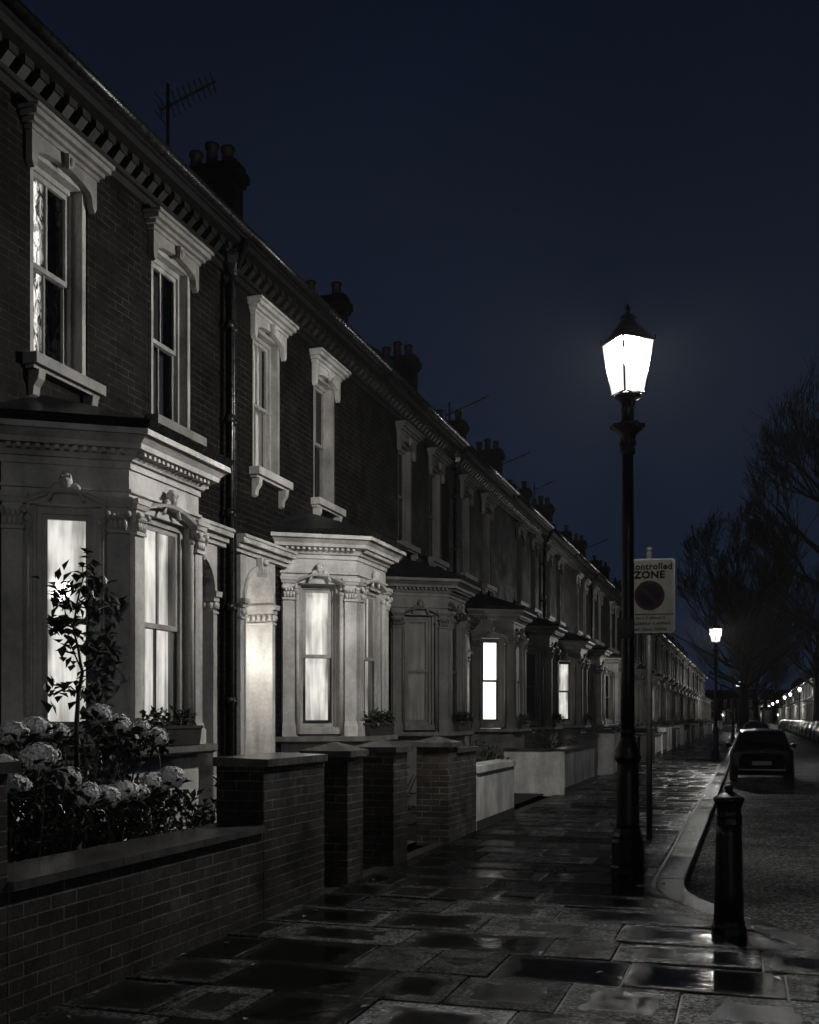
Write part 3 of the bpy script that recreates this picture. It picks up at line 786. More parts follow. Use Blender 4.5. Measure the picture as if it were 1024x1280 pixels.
Ys = [-8, 3.0, 4.6, 5.6, 6.6, 7.4, 8.1, 8.7, 9.2, 9.65, 10.1, 10.6, 20, 60, 330]
for a, b in zip(Ys, Ys[1:]):
    g.poly([(-3.75, a, -.016), (kx(a)-.1, a, -.016), (kx(b)-.1, b, -.016), (-3.75, b, -.016)])
g.build('paving_bed', 'joint', kind='structure')
g = MB(); pr = random.Random(3)
def slab(q, r):
    # q: 4 corners ccw (x,y)
    cx = sum(p[0] for p in q)/4; cy = sum(p[1] for p in q)/4
    def ins(p, d):
        v = Vector((cx-p[0], cy-p[1])); return (p[0]+math.copysign(min(d, abs(v.x)), v.x), p[1]+math.copysign(min(d, abs(v.y)), v.y))
    dz = pr.uniform(-.002, .002); tx, ty = pr.gauss(0, .006), pr.gauss(0, .011)
    def zz(p, o): return dz+o+tx*(p[0]-cx)+ty*(p[1]-cy)
    g.r = r
    o1 = [(*ins(p, .0075), -.02) for p in q]; o2 = [(*ins(p, .008), zz(p, -.003)) for p in q]; o3 = [(*ins(p, .012), zz(p, 0)) for p in q]
    g.loft([o1, o2, o3], caps=False)
    b_ = len(g.v); g.poly(o3)
    for k_, q_ in enumerate(((0, 0), (1, 0), (1, 1), (0, 1))): g.vuv[b_+k_] = q_
y = -2.0; row = 0
while y < 200:
    dy = .64+pr.uniform(-.02, .02) if y < 40 else .66
    y1 = y+dy
    r0, r1 = kx(y)-.30, kx(y1)-.30
    x = -3.56; first = True
    off = pr.uniform(.25, .9)
    while True:
        ln = off if first else pr.choice([.45, .62, .78, .92, 1.0]); first = False
        xa, xb = x, x+ln
        end = False
        if xb > min(r0, r1)-.25: end = True
        if end:
            slab([(xa, y), (r0, y), (r1, y1), (xa, y1)], pr.random()); break
        slab([(xa, y), (xb, y), (xb, y1), (xa, y1)], pr.random()); x = xb
        if x > 6.5: break
    y = y1; row += 1
g.build('pavement', 'paving', kind='structure')
# kerb: separate granite stones in one sheet
g = MB(); y = -1.0
path = []; yy = 3.0
while yy < 300: path.append((kx(yy), yy)); yy += .15 if yy < 11 else .9
i = 0; P2 = [Vector(p) for p in path]
# re-sample by arc length ~.9
acc = [0]
for a, b in zip(P2, P2[1:]): acc.append(acc[-1]+(b-a).length)
def at(s):
    import bisect
    j = min(max(bisect.bisect_right(acc, s)-1, 0), len(P2)-2); t = (s-acc[j])/(acc[j+1]-acc[j]); return P2[j].lerp(P2[j+1], t), (P2[j+1]-P2[j]).normalized()
s_ = 0.0
while s_ < acc[-1]-1:
    l_ = pr.uniform(.78, .98) if s_ < 60 else .95; ns = 4 if s_ < 14 else 1; g.r = pr.random(); dz = pr.uniform(-.003, .004); kt = pr.gauss(0, .008)
    rings = []
    for k in range(ns+1):
        e = .012 if k == 0 else (-.012 if k == ns else 0)
        p, t = at(s_+l_*k/ns+e); nrm = Vector((-t.y, t.x))   # to the left = pavement side
        zk = kt*(k/ns-.5)*l_
        def q(o, z): v = p+nrm*o; return (v.x, v.y, z+zk)
        rings.append([q(.0, -.15), q(.004, -.02+dz), q(.016, .002+dz), q(.258, .004+dz), q(.27, -.006+dz), q(.27, -.03)])
    g.loft(rings, close=False, caps=False)
    for rr in (rings[0], rings[-1]): g.poly(rr)
    s_ += l_
g.build('kerb', 'kerb_granite', kind='structure')
# gutter channel of setts along the kerb foot
# gardens
g = MB(); g.poly([(-3.95, -6, .0), (-3.95, 200, .0), (-5.92, 200, .0), (-5.92, -6, .0)]); g.build('garden_ground', 'soil', kind='structure')
g = MB(); g.box(6.0, 9.12, 40, 300, -.15, .0); g.build('pavement', 'kerb_granite', kind='structure')

# ------------------------------------------------------------------ garden walls and piers
WX = -3.54
def pier(y0, y1, h, label, mat='garden_brick', w=.42, group='gate piers along the left pavement'):
    r = empty('gate_pier', (WX, (y0+y1)/2, 0), label=label, cat='pier', group=group)
    hy = (y1-y0)/2
    b = MB(); b.box(-w, 0, -hy, hy, -.05, h-.09); b.box(-w-.015, .015, -hy-.015, hy+.015, -.05, .15) if mat != 'garden_brick' else None
    b.build('shaft', mat, r)
    c = MB(); e = .045
    c.loft([[(-w-e, -hy-e, h-.088), (e, -hy-e, h-.088), (e, hy+e, h-.088), (-w-e, hy+e, h-.088)], [(-w-e, -hy-e, h-.03), (e, -hy-e, h-.03), (e, hy+e, h-.03), (-w-e, hy+e, h-.03)], [(-w*.55, -.03, h+.045), (-w*.45, -.03, h+.045), (-w*.45, .03, h+.045), (-w*.55, .03, h+.045)]])
    c.build('cap', 'coping_stone', r); return r
def gwall(y0, y1, h, label, mat='garden_brick', t=.28, cop='coping_stone', ret=None, x=WX, ct=.06, group=None, slope=False):
    r = empty('garden_wall', (x, (y0+y1)/2, 0), label=label, cat='garden wall', group=group)
    hy = (y1-y0)/2
    b = MB(); b.box(-t, 0, -hy, hy, -.05, h-ct)
    if ret: b.box(-ret, -t-.001, -hy, -hy+.22, -.05, h-ct)
    b.build('wall', mat, r)
    if mat == 'render_white':
        q0 = MB(); q0.box(-t-.008, .012, -hy+.004, hy-.004, -.05, .13); q0.build('plinth', 'dark_render', r)
    c = MB(); e = .035
    n = max(1, int((y1-y0)/.75))
    for k in range(n):
        a, bb = -hy+2*hy*k/n, -hy+2*hy*(k+1)/n-.006
        dz = pr.uniform(-.003, .003)
        q = lambda x0, x1, z0, z1, dr=0: c.hexa([(x0, a, z0), (x1, a, z0), (x1, bb, z0), (x0, bb, z0), (x0, a, z1), (x1, a, z1-dr), (x1, bb, z1-dr), (x0, bb, z1)])
        q(-t-e, e, h-ct+.001, h+dz, .012)
    if ret: c.box(-ret, -t-e-.003, -hy-e, -hy+.22+e, h-ct+.001, h-.002)
    c.build('coping', cop, r); return r
pier(4.12, 4.56, 1.36, 'brick gate pier cut off by the left edge of the frame')
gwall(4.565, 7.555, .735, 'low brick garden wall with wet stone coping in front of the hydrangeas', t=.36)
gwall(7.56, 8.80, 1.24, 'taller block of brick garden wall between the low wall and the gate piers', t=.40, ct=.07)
pier(9.38, 9.80, 1.27, 'narrow brick pier nearest the taller brick wall with pyramid cap')
pier(10.74, 11.22, 1.27, 'brick pier with pyramid cap standing between the two gateways')
r = gwall(13.32, 14.35, 1.17, 'short brick wall ending against the low white rendered wall', t=.34, ct=.07)
pier(12.93, 13.32, 1.27, 'brick pier at the near end of the short brick wall by the white wall')
gwall(14.36, 16.85, .89, 'low white rendered wall with rounded coping after the brick piers', 'render_white', t=.24, cop='render_white', ct=.10)
gwall(21.8, 26.3, .92, 'long white rendered garden wall with side return, left of the tall lamp post', 'render_white', t=.24, ret=1.25)
pier(26.35, 26.75, 1.15, 'rendered pier at the far end of the long white wall', 'dark_render')
for k in range(2, 15):
    c = 11.5+PER*k
    mt = 'render_white' if k in (2, 4, 5, 7, 9, 12) else 'garden_brick'
    mt2 = 'render_white' if k in (3, 5, 8, 10) else 'garden_brick'
    gl_ = 'receding garden walls further along the left pavement'
    lb = 'distant white rendered garden wall further along the left pavement' if mt == 'render_white' else 'distant brick garden wall further along the left pavement'
    lb2 = 'distant white rendered garden wall further along the left pavement' if mt2 == 'render_white' else 'distant brick garden wall further along the left pavement'
    if k > 2: gwall(c-4.3, c-2.0, .9+.1*(k % 2), lb, mt, group=gl_)
    gwall(c+2.0, c+4.9, .85+.1*((k+1) % 2), lb2, mt2, group=gl_)
    for (a, b) in ((-1.9, -1.5), (-.2, .2), (1.5, 1.9)):
        pier(c+a, c+b, 1.2, 'distant gate pier further along the left pavement', mt if (k+int(a)) % 3 else 'render_white', group='receding gate piers further along the left pavement')
for k in range(0, 19):
    c = 62+PER*k
    o = gwall(c-4.6, c+4.6, .9, 'low garden wall on the right side behind the parked cars', 'garden_brick', x=7.2, group='garden walls on the right side')

# ------------------------------------------------------------------ street lamps
def street_lamp(lit=True):
    r = empty('street_lamp')
    b = MB()
    b.lathe([(.175, 0), (.175, .05), (.16, .07), (.165, .10), (.165, .30), (.15, .335), (.155, .36), (.135, .40), (.125, .44)], seg=8, rot=R(22.5))
    b.build('base', 'black_iron', r)
    b = MB()
    b.lathe([(.118, .43), (.115, .5), (.11, .95), (.108, 1.12)], seg=24, flute=.10)
    b.lathe([(.115, 1.10), (.135, 1.13), (.14, 1.16), (.12, 1.19), (.125, 1.22), (.10, 1.28), (.08, 1.33), (.078, 1.36)], seg=20)
    b.lathe([(.070, 1.34), (.066, 2.0), (.060, 3.4), (.055, 4.20)], seg=24, flute=.07)
    b.lathe([(.072, 1.38), (.078, 1.41), (.072, 1.44)], seg=16)
    b.build('shaft', 'black_iron', r)
    b = MB()   # capital with ladder collar
    b.lathe([(.056, 4.18), (.075, 4.20), (.078, 4.23), (.062, 4.26), (.066, 4.32), (.085, 4.38), (.125, 4.43), (.155, 4.455), (.165, 4.47), (.15, 4.485), (.12, 4.49), (.085, 4.51), (.062, 4.53), (.06, 4.62), (.068, 4.64), (.05, 4.67), (.035, 4.70), (.03, 4.80)], seg=20)
    for k in range(8):
        a = 2*math.pi*k/8
        b.ball((.15*math.cos(a), .15*math.sin(a), 4.47), (.03, .03, .03), 6, 4)
        b.ball((.07*math.cos(a), .07*math.sin(a), 4.30), (.018, .018, .03), 6, 4)
    b.build('capital', 'black_iron', r)
    b = MB()
    for k in range(4):
        a = math.pi/4+math.pi/2*k; ca, sa = math.cos(a), math.sin(a)
        b.tube([(ca*d, sa*d, z) for d, z in ((.035, 4.66), (.06, 4.67), (.075, 4.71), (.09, 4.76), (.12, 4.765))], .011, 6)
    b.lathe([(.08, 4.75), (.125, 4.755), (.135, 4.77), (.13, 4.79), (.10, 4.795)], seg=24)
    b.build('lantern_cradle', 'black_iron', r)
    lan = MB()    # lantern frame: four glazing bars, rims
    zb, zt, rb, rt = 4.80, 5.31, .165, .262      # corner radii of the square panes
    cor = [(math.cos(math.pi/2*k), math.sin(math.pi/2*k)) for k in range(4)]
    for (ca, sa) in cor: lan.tube([(ca*rb, sa*rb, zb-.01), (ca*rt, sa*rt, zt+.01)], .0095, 6)
    for (rr, z) in ((rb, zb-.005), (rt, zt+.008)):
        pts = [(ca*rr, sa*rr, z) for ca, sa in cor]
        for p, q in zip(pts, pts[1:]+pts[:1]): lan.tube([p, q], .009, 6)
        for p in pts: lan.ball(p, .014, 6, 4)
    for (ca, sa) in cor:
        lan.ball((ca*(rt+.008), sa*(rt+.008), zt+.03), (.013, .013, .03), 6, 4)
    lf = lan.build('lantern_frame', 'black_iron', r)
    rf = MB()
    def sq(rr, z, e=0): return [(math.cos(math.pi/2*k)*rr, math.sin(math.pi/2*k)*rr, z) for k in range(4)]
    rings = []
    for rr, z in ((rt*.99, zt+.012), (rt+.01, zt+.022), (.235, zt+.05), (.175, zt+.115), (.125, zt+.17), (.085, zt+.21)):
        t = (z-zt)/.225; ring = []
        for k in range(24):
            a = 2*math.pi*k/24; w = abs(((a/(math.pi/2)) % 1)-.5)*2   # 1 at corners
            sqr = math.cos(math.pi/4)/math.cos(((a+math.pi/4) % (math.pi/2))-math.pi/4+0) if False else math.cos(math.pi/4)/math.cos((a % (math.pi/2))-math.pi/4)
            q = rr*(sqr*(1-t)+(.88)*t); ring.append((q*math.cos(a), q*math.sin(a), z))
        rings.append(ring)
    rf.sm = True; rf.loft(rings); rf.sm = False
    rf.lathe([(.07, zt+.18), (.065, zt+.22), (.085, zt+.235), (.09, zt+.25), (.06, zt+.268), (.038, zt+.295), (.016, zt+.305), (.014, zt+.32), (.026, zt+.335), (.024, zt+.352), (.01, zt+.375), (.003, zt+.40)], seg=14)
    rf.build('lantern_roof', 'black_iron', r)
    gl = MB(); g0 = [(ca*(rb-.006), sa*(rb-.006), zb+.002) for ca, sa in cor]; g1 = [(ca*(rt-.008), sa*(rt-.008), zt-.004) for ca, sa in cor]
    gl.loft([g0, g1]); gl.build('lantern_glass', 'lamp_light' if lit else 'lamp_off', r)
    bu = MB(); bu.ball((0, 0, 5.19), (.065, .065, .10), 12, 8); bu.build('mantle', 'mantle_light' if lit else 'lamp_off', r)
    return r
lamp = street_lamp(); lamp.location = (-1.15, 11.0, 0); lamp.rotation_euler.z = R(90-4)
tag(lamp, 'tall black cast iron lamp post with glowing lantern in front of the parking sign', 'street lamp', 'victorian street lamps')
bb = MB(); bb.tube([(0, 0, 2.34), (0, 0, 2.53)], .0665, 16); bb.build('reflective_band', 'band_white', lamp)
def more_lamp(x, y, label, sc=1.0, lit=True, grp='victorian street lamps'):
    c = copy_tree(lamp); c.location = (x, y, 0); c.scale = (sc, sc, sc); tag(c, label, 'street lamp', grp)
    for k in list(c.children):
        if k.name.startswith('reflective'): bpy.data.objects.remove(k)
        elif not lit and k.name.split('.')[0] in ('lantern_glass', 'mantle'): setmat(k, 'lamp_off')
    return c
more_lamp(-1.12, 41.0, 'second lit black lamp post beside the rear of the parked car', .9)
more_lamp(-1.0, 80.0, 'unlit lamp post between the second lamp and the small far lights', .95, False)
for yy in (118, 175, 245): more_lamp(-1.0, yy, 'tiny lit lamp far down the left side of the street', 1.0, True, 'far lamps on the left side')
for yy in (146, 178, 205, 255, 300): more_lamp(6.3, yy, 'tiny lit lamp far away on the right side of the street', 1.0, True, 'far lamps on the right side')
more_lamp(6.3, -12, 'added fill lamp post on the opposite pavement, unseen behind the viewpoint', 1.0)  # light added out of view to fill faces turned to the camera

# ------------------------------------------------------------------ parking sign
sg = empty('parking_sign', (-1.19, 13.96, 0), R(6), label='white controlled zone parking sign with dark round symbol on a grey pole', cat='sign')
b = MB(); b.tube([(0, .05, -.02), (0, .05, 3.66)], .036, 12); b.lathe([(.042, 3.66), (.042, 3.70), (.02, 3.72)], (0, .05, 0), 12)
for z in (2.8, 3.4): b.box(-.05, .05, .0, .095, z, z+.04)
b.build('pole', 'grey_steel', sg)
W2, Z0, Z1 = .315, 2.62, 3.56
def rrect(w, z0, z1, r, n=5):
    out = []
    for cx, cz, a0 in ((w-r, z1-r, 0), (-w+r, z1-r, 90), (-w+r, z0+r, 180), (w-r, z0+r, 270)):
        for k in range(n+1): a = R(a0+90*k/n); out.append((cx+r*math.cos(a), cz+r*math.sin(a)))
    return out
b = MB(); b.prism(rrect(W2, Z0, Z1, .04), lambda a, z, d: (a, d, z), -.012, .008); pl = b.build('plate', 'sign_back', sg)
b = MB(); b.poly([(a, -.0145, z) for a, z in rrect(W2-.018, Z0+.018, Z1-.018, .03)]); b.build('sign_face', 'sign_white', pl)
def disc(r, y, mat, name, cz, n=40):
    b = MB(); b.poly([(r*math.cos(2*math.pi*k/n), y, cz+r*math.sin(2*math.pi*k/n)) for k in range(n)]); b.build(name, mat, pl)
disc(.188, -.0165, 'sign_red', 'symbol_ring', 3.095); disc(.148, -.0180, 'sign_blue', 'symbol_disc', 3.095)
b = MB(); c45 = math.cos(R(45))
b.poly([(-.15*c45-.018*c45, -.0195, 3.095+.15*c45-.018*c45), (.15*c45-.018*c45, -.0195, 3.095-.15*c45-.018*c45), (.15*c45+.018*c45, -.0195, 3.095-.15*c45+.018*c45), (-.15*c45+.018*c45, -.0195, 3.095+.15*c45+.018*c45)]); b.build('symbol_bar', 'sign_red', pl)
def text(body, size, x, z, name, bold=.004, sx=1.0):
    cu = bpy.data.curves.new(name, 'FONT'); cu.body = body; cu.size = size; cu.align_x = 'CENTER'; cu.offset = bold; cu.resolution_u = 3; cu.space_character = 1.08
    o = bpy.data.objects.new('t', cu); COL.objects.link(o)
    me = bpy.data.meshes.new_from_object(o.evaluated_get(bpy.context.evaluated_depsgraph_get())); bpy.data.objects.remove(o)
    me.transform(Matrix.Translation((x, -.0175, z)) @ Matrix.Rotation(R(90), 4, 'X') @ Matrix.Diagonal((sx, 1, 1, 1)))
    me.materials.clear(); me.materials.append(MATS['sign_ink'])
    o = bpy.data.objects.new(name, me); COL.objects.link(o); o.parent = pl
text('Controlled', .112, 0.012, 3.425, 'lettering', .0035, 1.0)
text('ZONE', .125, 0.0, 3.315, 'lettering', .006, 1.05)
b = MB(); b.poly([(-W2+.018, -.0175, 2.852), (W2-.018, -.0175, 2.852), (W2-.018, -.0175, 2.861), (-W2+.018, -.0175, 2.861)])
tr_ = random.Random(5)
for row_, (zz, wmax) in enumerate(((2.795, .19), (2.725, .25), (2.652, .22))):     # small print, not legible in the photo
    x = -.24
    while x < wmax:
        w = tr_.uniform(.012, .022)
        if tr_.random() < .84:
            for q in range(2):
                hh = tr_.uniform(.018, .034)
                b.poly([(x+q*w*.6, -.0175, zz), (x+q*w*.6+.006, -.0175, zz), (x+q*w*.6+.006, -.0175, zz+hh), (x+q*w*.6, -.0175, zz+hh)])
            zq = zz+tr_.choice([0, .012, .026]); b.poly([(x, -.0178, zq), (x+w, -.0178, zq), (x+w, -.0178, zq+.006), (x, -.0178, zq+.006)])
        x += w+.007
b.build('small_print', 'sign_ink', pl)

# ------------------------------------------------------------------ bollard
bo = empty('bollard', (-.13, 8.13, 0), R(10), label='black fluted cast iron bollard standing near the kerb corner', cat='bollard')
b = MB(); b.lathe([(.125, -.01), (.125, .04), (.112, .06), (.112, .09)], seg=8, rot=R(22.5)); b.build('base', 'black_iron', bo)
b = MB(); b.lathe([(.108, .08), (.102, .3), (.092, .70), (.090, .78)], seg=16, flute=.09)
b.lathe([(.092, .775), (.096, .785), (.092, .80), (.092, .825), (.096, .835), (.088, .85), (.088, .88)], seg=8, rot=R(22.5)); b.build('shaft', 'black_iron', bo)
b = MB(); b.lathe([(.085, .87), (.088, .90), (.106, .945), (.111, .955), (.106, .975), (.085, .985), (.06, 1.005), (.03, 1.015), (.025, 1.03), (.035, 1.045), (.03, 1.06), (.006, 1.072)], seg=16); b.build('cap', 'black_iron', bo)

# ------------------------------------------------------------------ small ground details
dc = empty('drain_cover', (-1.9, 9.3, 0), label='small square iron cover set flush in the wet flagstones', cat='cover')
b = MB(); b.box(-.15, .15, -.11, .11, -.015, .006); b.build('frame', 'black_iron', dc)
b = MB()
for i in range(6):
    for j in range(4): b.box(-.13+i*.044, -.10+i*.044, -.095+j*.05, -.062+j*.05, .0062, .010)
b.build('tread', 'black_iron', dc)
lr = random.Random(77); b = MB()
for k in range(170):
    y = lr.uniform(4.8, 26); x = lr.choice([lr.uniform(-3.5, -3.2), lr.uniform(-3.5, kx(y)-.3), kx(y)-.3+lr.uniform(-.25, .1)])
    b.leaf((x, y, .006+lr.uniform(0, .006)), (lr.gauss(0, 1), lr.gauss(0, 1), .06), lr.uniform(.025, .05), lr.uniform(.04, .075), .12)
b.build('fallen_leaves', 'leaf_hedge', kind='stuff', label='scattered fallen leaves lying on the wet pavement', cat='leaves')
# ------------------------------------------------------------------ aerials
def aerial(px, ptop, X, boom, label, n=8, dirv=(.95, .12, .38)):
    p = ray(px, ptop, X=X)
    r = empty('tv_aerial', (X, p.y, 0), label=label, cat='aerial')
    r.location = (X, p.y, p.z-1.9)
    b = MB(); b.tube([(0, 0, -.6), (0, 0, 1.9)], .026, 6); b.build('mast', 'aerial_metal', r)
    b = MB(); d = Vector(dirv).normalized(); st = Vector((0, 0, 1.55)); a = d.cross(Vector((0, 0, 1))).normalized()
    b.tube([st-d*.15, st+d*boom], .02, 5)
    for k in range(n):
        c = st+d*(boom*(k+.5)/n); l = .20-.010*k; b.tube([c-a*l+Vector((0,0,-.08)), c+a*l+Vector((0,0,.08))], .010, 4)
    c = st-d*.12
    for zz in (-.14, 0, .14): b.tube([c-a*.26+Vector((0, 0, zz)), c+a*.26+Vector((0, 0, zz))], .008, 4)
    b.tube([c+Vector((0, 0, -.16)), c+Vector((0, 0, .16))], .008, 4)
    b.build('antenna', 'aerial_metal', r)
aerial(210, 105, -8.7, .85, 'large television aerial on the nearest roof above the first chimney', 9)
aerial(562, 503, -8.7, 1.3, 'television aerial on the roof above the fifth bay', 8)
aerial(625, 570, -8.7, 1.2, 'television aerial just right of the twin chimney pots in the middle distance', 7)
aerial(668, 602, -8.7, 1.0, 'small television aerial on the receding roofs left of the lamp post', 6)
aerial(727, 680, -8.7, 1.6, 'faint far television aerial close to the lamp post', 6)

# ------------------------------------------------------------------ cars
def catmull(P, n):
    out = []
    for i in range(len(P)-1):
        p0, p1, p2, p3 = P[max(i-1, 0)], P[i], P[i+1], P[min(i+2, len(P)-1)]
        for k in range(n):
            t = k/n
            out.append([.5*((2*b)+(-a+c)*t+(2*a-5*b+4*c-d)*t*t+(-a+3*b-3*c+d)*t**3) for a, b, c, d in zip(p0, p1, p2, p3)])
    out.append(list(P[-1])); return out
def make_car(paint='car_black'):
    root = empty('parked_car')
    ST = [  # y, zbot, wb, zbelt, wr, zroof
        (0.00, .42, .60, .70, .52, .80), (.05, .30, .76, .84, .62, .95), (.16, .24, .82, .92, .63, 1.10), (.42, .20, .845, .95, .60, 1.38), (.70, .19, .855, .95, .60, 1.45), (1.3, .18, .86, .94, .61, 1.485),
        (2.0, .18, .86, .93, .60, 1.45), (2.45, .18, .86, .92, .58, 1.30), (2.85, .18, .855, .91, .66, 1.06), (3.1, .19, .85, .88, .70, .95), (3.6, .22, .82, .78, .62, .84), (3.92, .28, .72, .62, .52, .72), (4.02, .38, .58, .52, .44, .60)]
    S = catmull(ST, 6)
    n = len(S); rings = []
    for (y, zb, wb, zl, wr, zr) in S:
        h = [(0, zb), (wb*.85, zb), (wb*.98, zb+.12), (wb, zb+(zl-zb)*.5), (wb*.985, zl-.06), (wb*.95, zl), ((wb*.95+wr)/2, zl+(zr-zl)*.46), (wr, zr-(zr-zl)*.10), (wr*.84, zr-.005), (wr*.4, zr+.015), (0, zr+.02)]
        h = catmull(h, 3)
        full = [(-x, y, z) for x, z in h][::-1]+[(x, y, z) for x, z in h[1:]]
        rings.append(full)
    nh = len(rings[0]); mid = (nh-1)//2   # index 0: bottom-left..., h reversed: top(0) first
    # full[0] = (-0, top) .. full[mid] = bottom centre? (reversed starts at top)
    def lerpn(off):
        return off
    body = MB(); win = {'rear_window': MB(), 'windscreen': MB(), 'side_window': MB()}
    body.sm = True
    I = [[body.vert(p) for p in r] for r in rings]
    for i in range(n-1):
        for k in range(nh-1): body.face([I[i][k], I[i][k+1], I[i+1][k+1], I[i+1][k]])
    body.face(I[0][:-1]); body.face(list(reversed(I[-1][:-1])))
    body.sm = False
    bd = body.build('body', paint, root)
    def patch(mb, i0, i1, k0, k1, off=.006):
        vs = {}
        mb.sm = True
        for i in range(i0, i1+1):
            for k in range(k0, k1+1):
                p = Vector(rings[i][k]); c = Vector((0, p.y if 8 < i < n-30 else 1.6, .8))
                a = Vector(rings[min(i+1, n-1)][k])-Vector(rings[max(i-1, 0)][k]); b_ = Vector(rings[i][min(k+1, nh-1)])-Vector(rings[i][max(k-1, 0)])
                nr = a.cross(b_)
                if nr.length > 1e-9:
                    nr.normalize()
                    if nr.dot(p-c) < 0: nr = -nr
                vs[i, k] = mb.vert(p+nr*off)
        for i in range(i0, i1):
            for k in range(k0, k1): mb.face([vs[i, k], vs[i, k+1], vs[i+1, k+1], vs[i+1, k]])
        mb.sm = False
    # h segments: 3 per span; bottom->top index 0..30 ; full reversed: left side top = 0 .. bottom = 30 .. right top = 60
    T = 30
    # side windows between belt (h idx 16) and roof edge (h idx 20)
    for a, b_ in ((26, 34), (35, 43)):
        for side in (0, 1):
            w = MB(); k0, k1 = (T-20, T-16) if side == 0 else (T+16, T+20)
            patch(w, a-4 if a == 26 else a, b_ if a != 35 else 41, k0, k1); w.build('side_window', 'car_glass', root)
    w = MB()      # rear window across the tailgate: left half + right half
    patch(w, 12, 17, 0, T-19); patch(w, 12, 17, T+19, 2*T); w.build('rear_window', 'car_glass', root)
    w = MB(); patch(w, 38, 47, 0, T-20); patch(w, 38, 47, T+20, 2*T); w.build('windscreen', 'car_glass', root)
    for sx in (-1, 1):
        q = MB(); q.hexa([(sx*.56, .02, .74), (sx*.80, .10, .72), (sx*.80, .22, .72), (sx*.56, .2, .74), (sx*.55, .06, .93), (sx*.765, .13, .97), (sx*.765, .26, .97), (sx*.55, .2, .93)]); q.build('rear_light', 'lamp_red', root)
        q = MB(); q.ball((sx*.58, 3.90, .62), (.15, .12, .08), 10, 6); q.build('headlight', 'lamp_clear', root)
        q = MB(); q.ball((sx*.93, 2.62, .98), (.09, .06, .07), 8, 6); q.box(min(sx*.8, sx*.9), max(sx*.8, sx*.9), 2.6, 2.64, .94, .97); q.build('mirror', paint, root)
        for yy in (.72, 3.22):
            q = MB(); q.sm = True
            rg = [[(sx*xx, yy+rr*math.cos(2*math.pi*k/20), .30+rr*math.sin(2*math.pi*k/20)) for k in range(20)] for xx, rr in ((.66, .28), (.67, .31), (.84, .31), (.865, .28), (.865, .2))]
            q.loft(rg); q.sm = False; wh = q.build('wheel', 'tyre', root)
            q = MB(); q.loft([[(sx*xx, yy+rr*math.cos(2*math.pi*k/16), .30+rr*math.sin(2*math.pi*k/16)) for k in range(16)] for xx, rr in ((.86, .2), (.872, .19), (.868, .05))]); q.build('rim', 'rim', wh)
    q = MB(); q.box(-.26, .26, -.018, .02, .50, .61); q.build('number_plate', 'plate_yellow', root)
    q = MB()
    q.box(-.62, .62, -.012, .06, .36, .385); q.build('bumper_trim', 'chrome', root)
    q = MB(); q.box(-.30, .30, .0, .045, .775, .80); q.ball((0, .02, .86), (.04, .02, .04), 10, 6); q.build('boot_trim', 'chrome', root)
    return root
car = make_car(); car.scale = (.91, .91, .91); car.location = (.34, 28.6, -.105); tag(car, 'dark hatchback parked at the left kerb seen from behind', 'car')
def park(x, y, rz, label, paint, grp):
    c = copy_tree(car); c.location = (x, y, -.115); c.rotation_euler.z = rz; tag(c, label, 'car', grp)
    for k in c.children:
        if k.name.split('.')[0] in ('body', 'mirror'): setmat(k, paint)
paints = ['car_black', 'car_grey', 'car_blue', 'car_silver', 'car_black', 'car_grey']
for i in range(12):
    park(.38+rng.uniform(-.06, .06), 58+5.3*i, 0, 'distant parked car beyond the dark hatchback on the left kerb', paints[i % 6], 'far cars along the left kerb')
for i in range(22):
    near_ = i < 2
    park(5.0+rng.uniform(-.06, .06), 51+5.3*i, math.pi*0 if i % 3 else math.pi*0, ('car parked along the right kerb in a receding row'), paints[(i*5+2) % 6], 'cars parked along the right kerb')

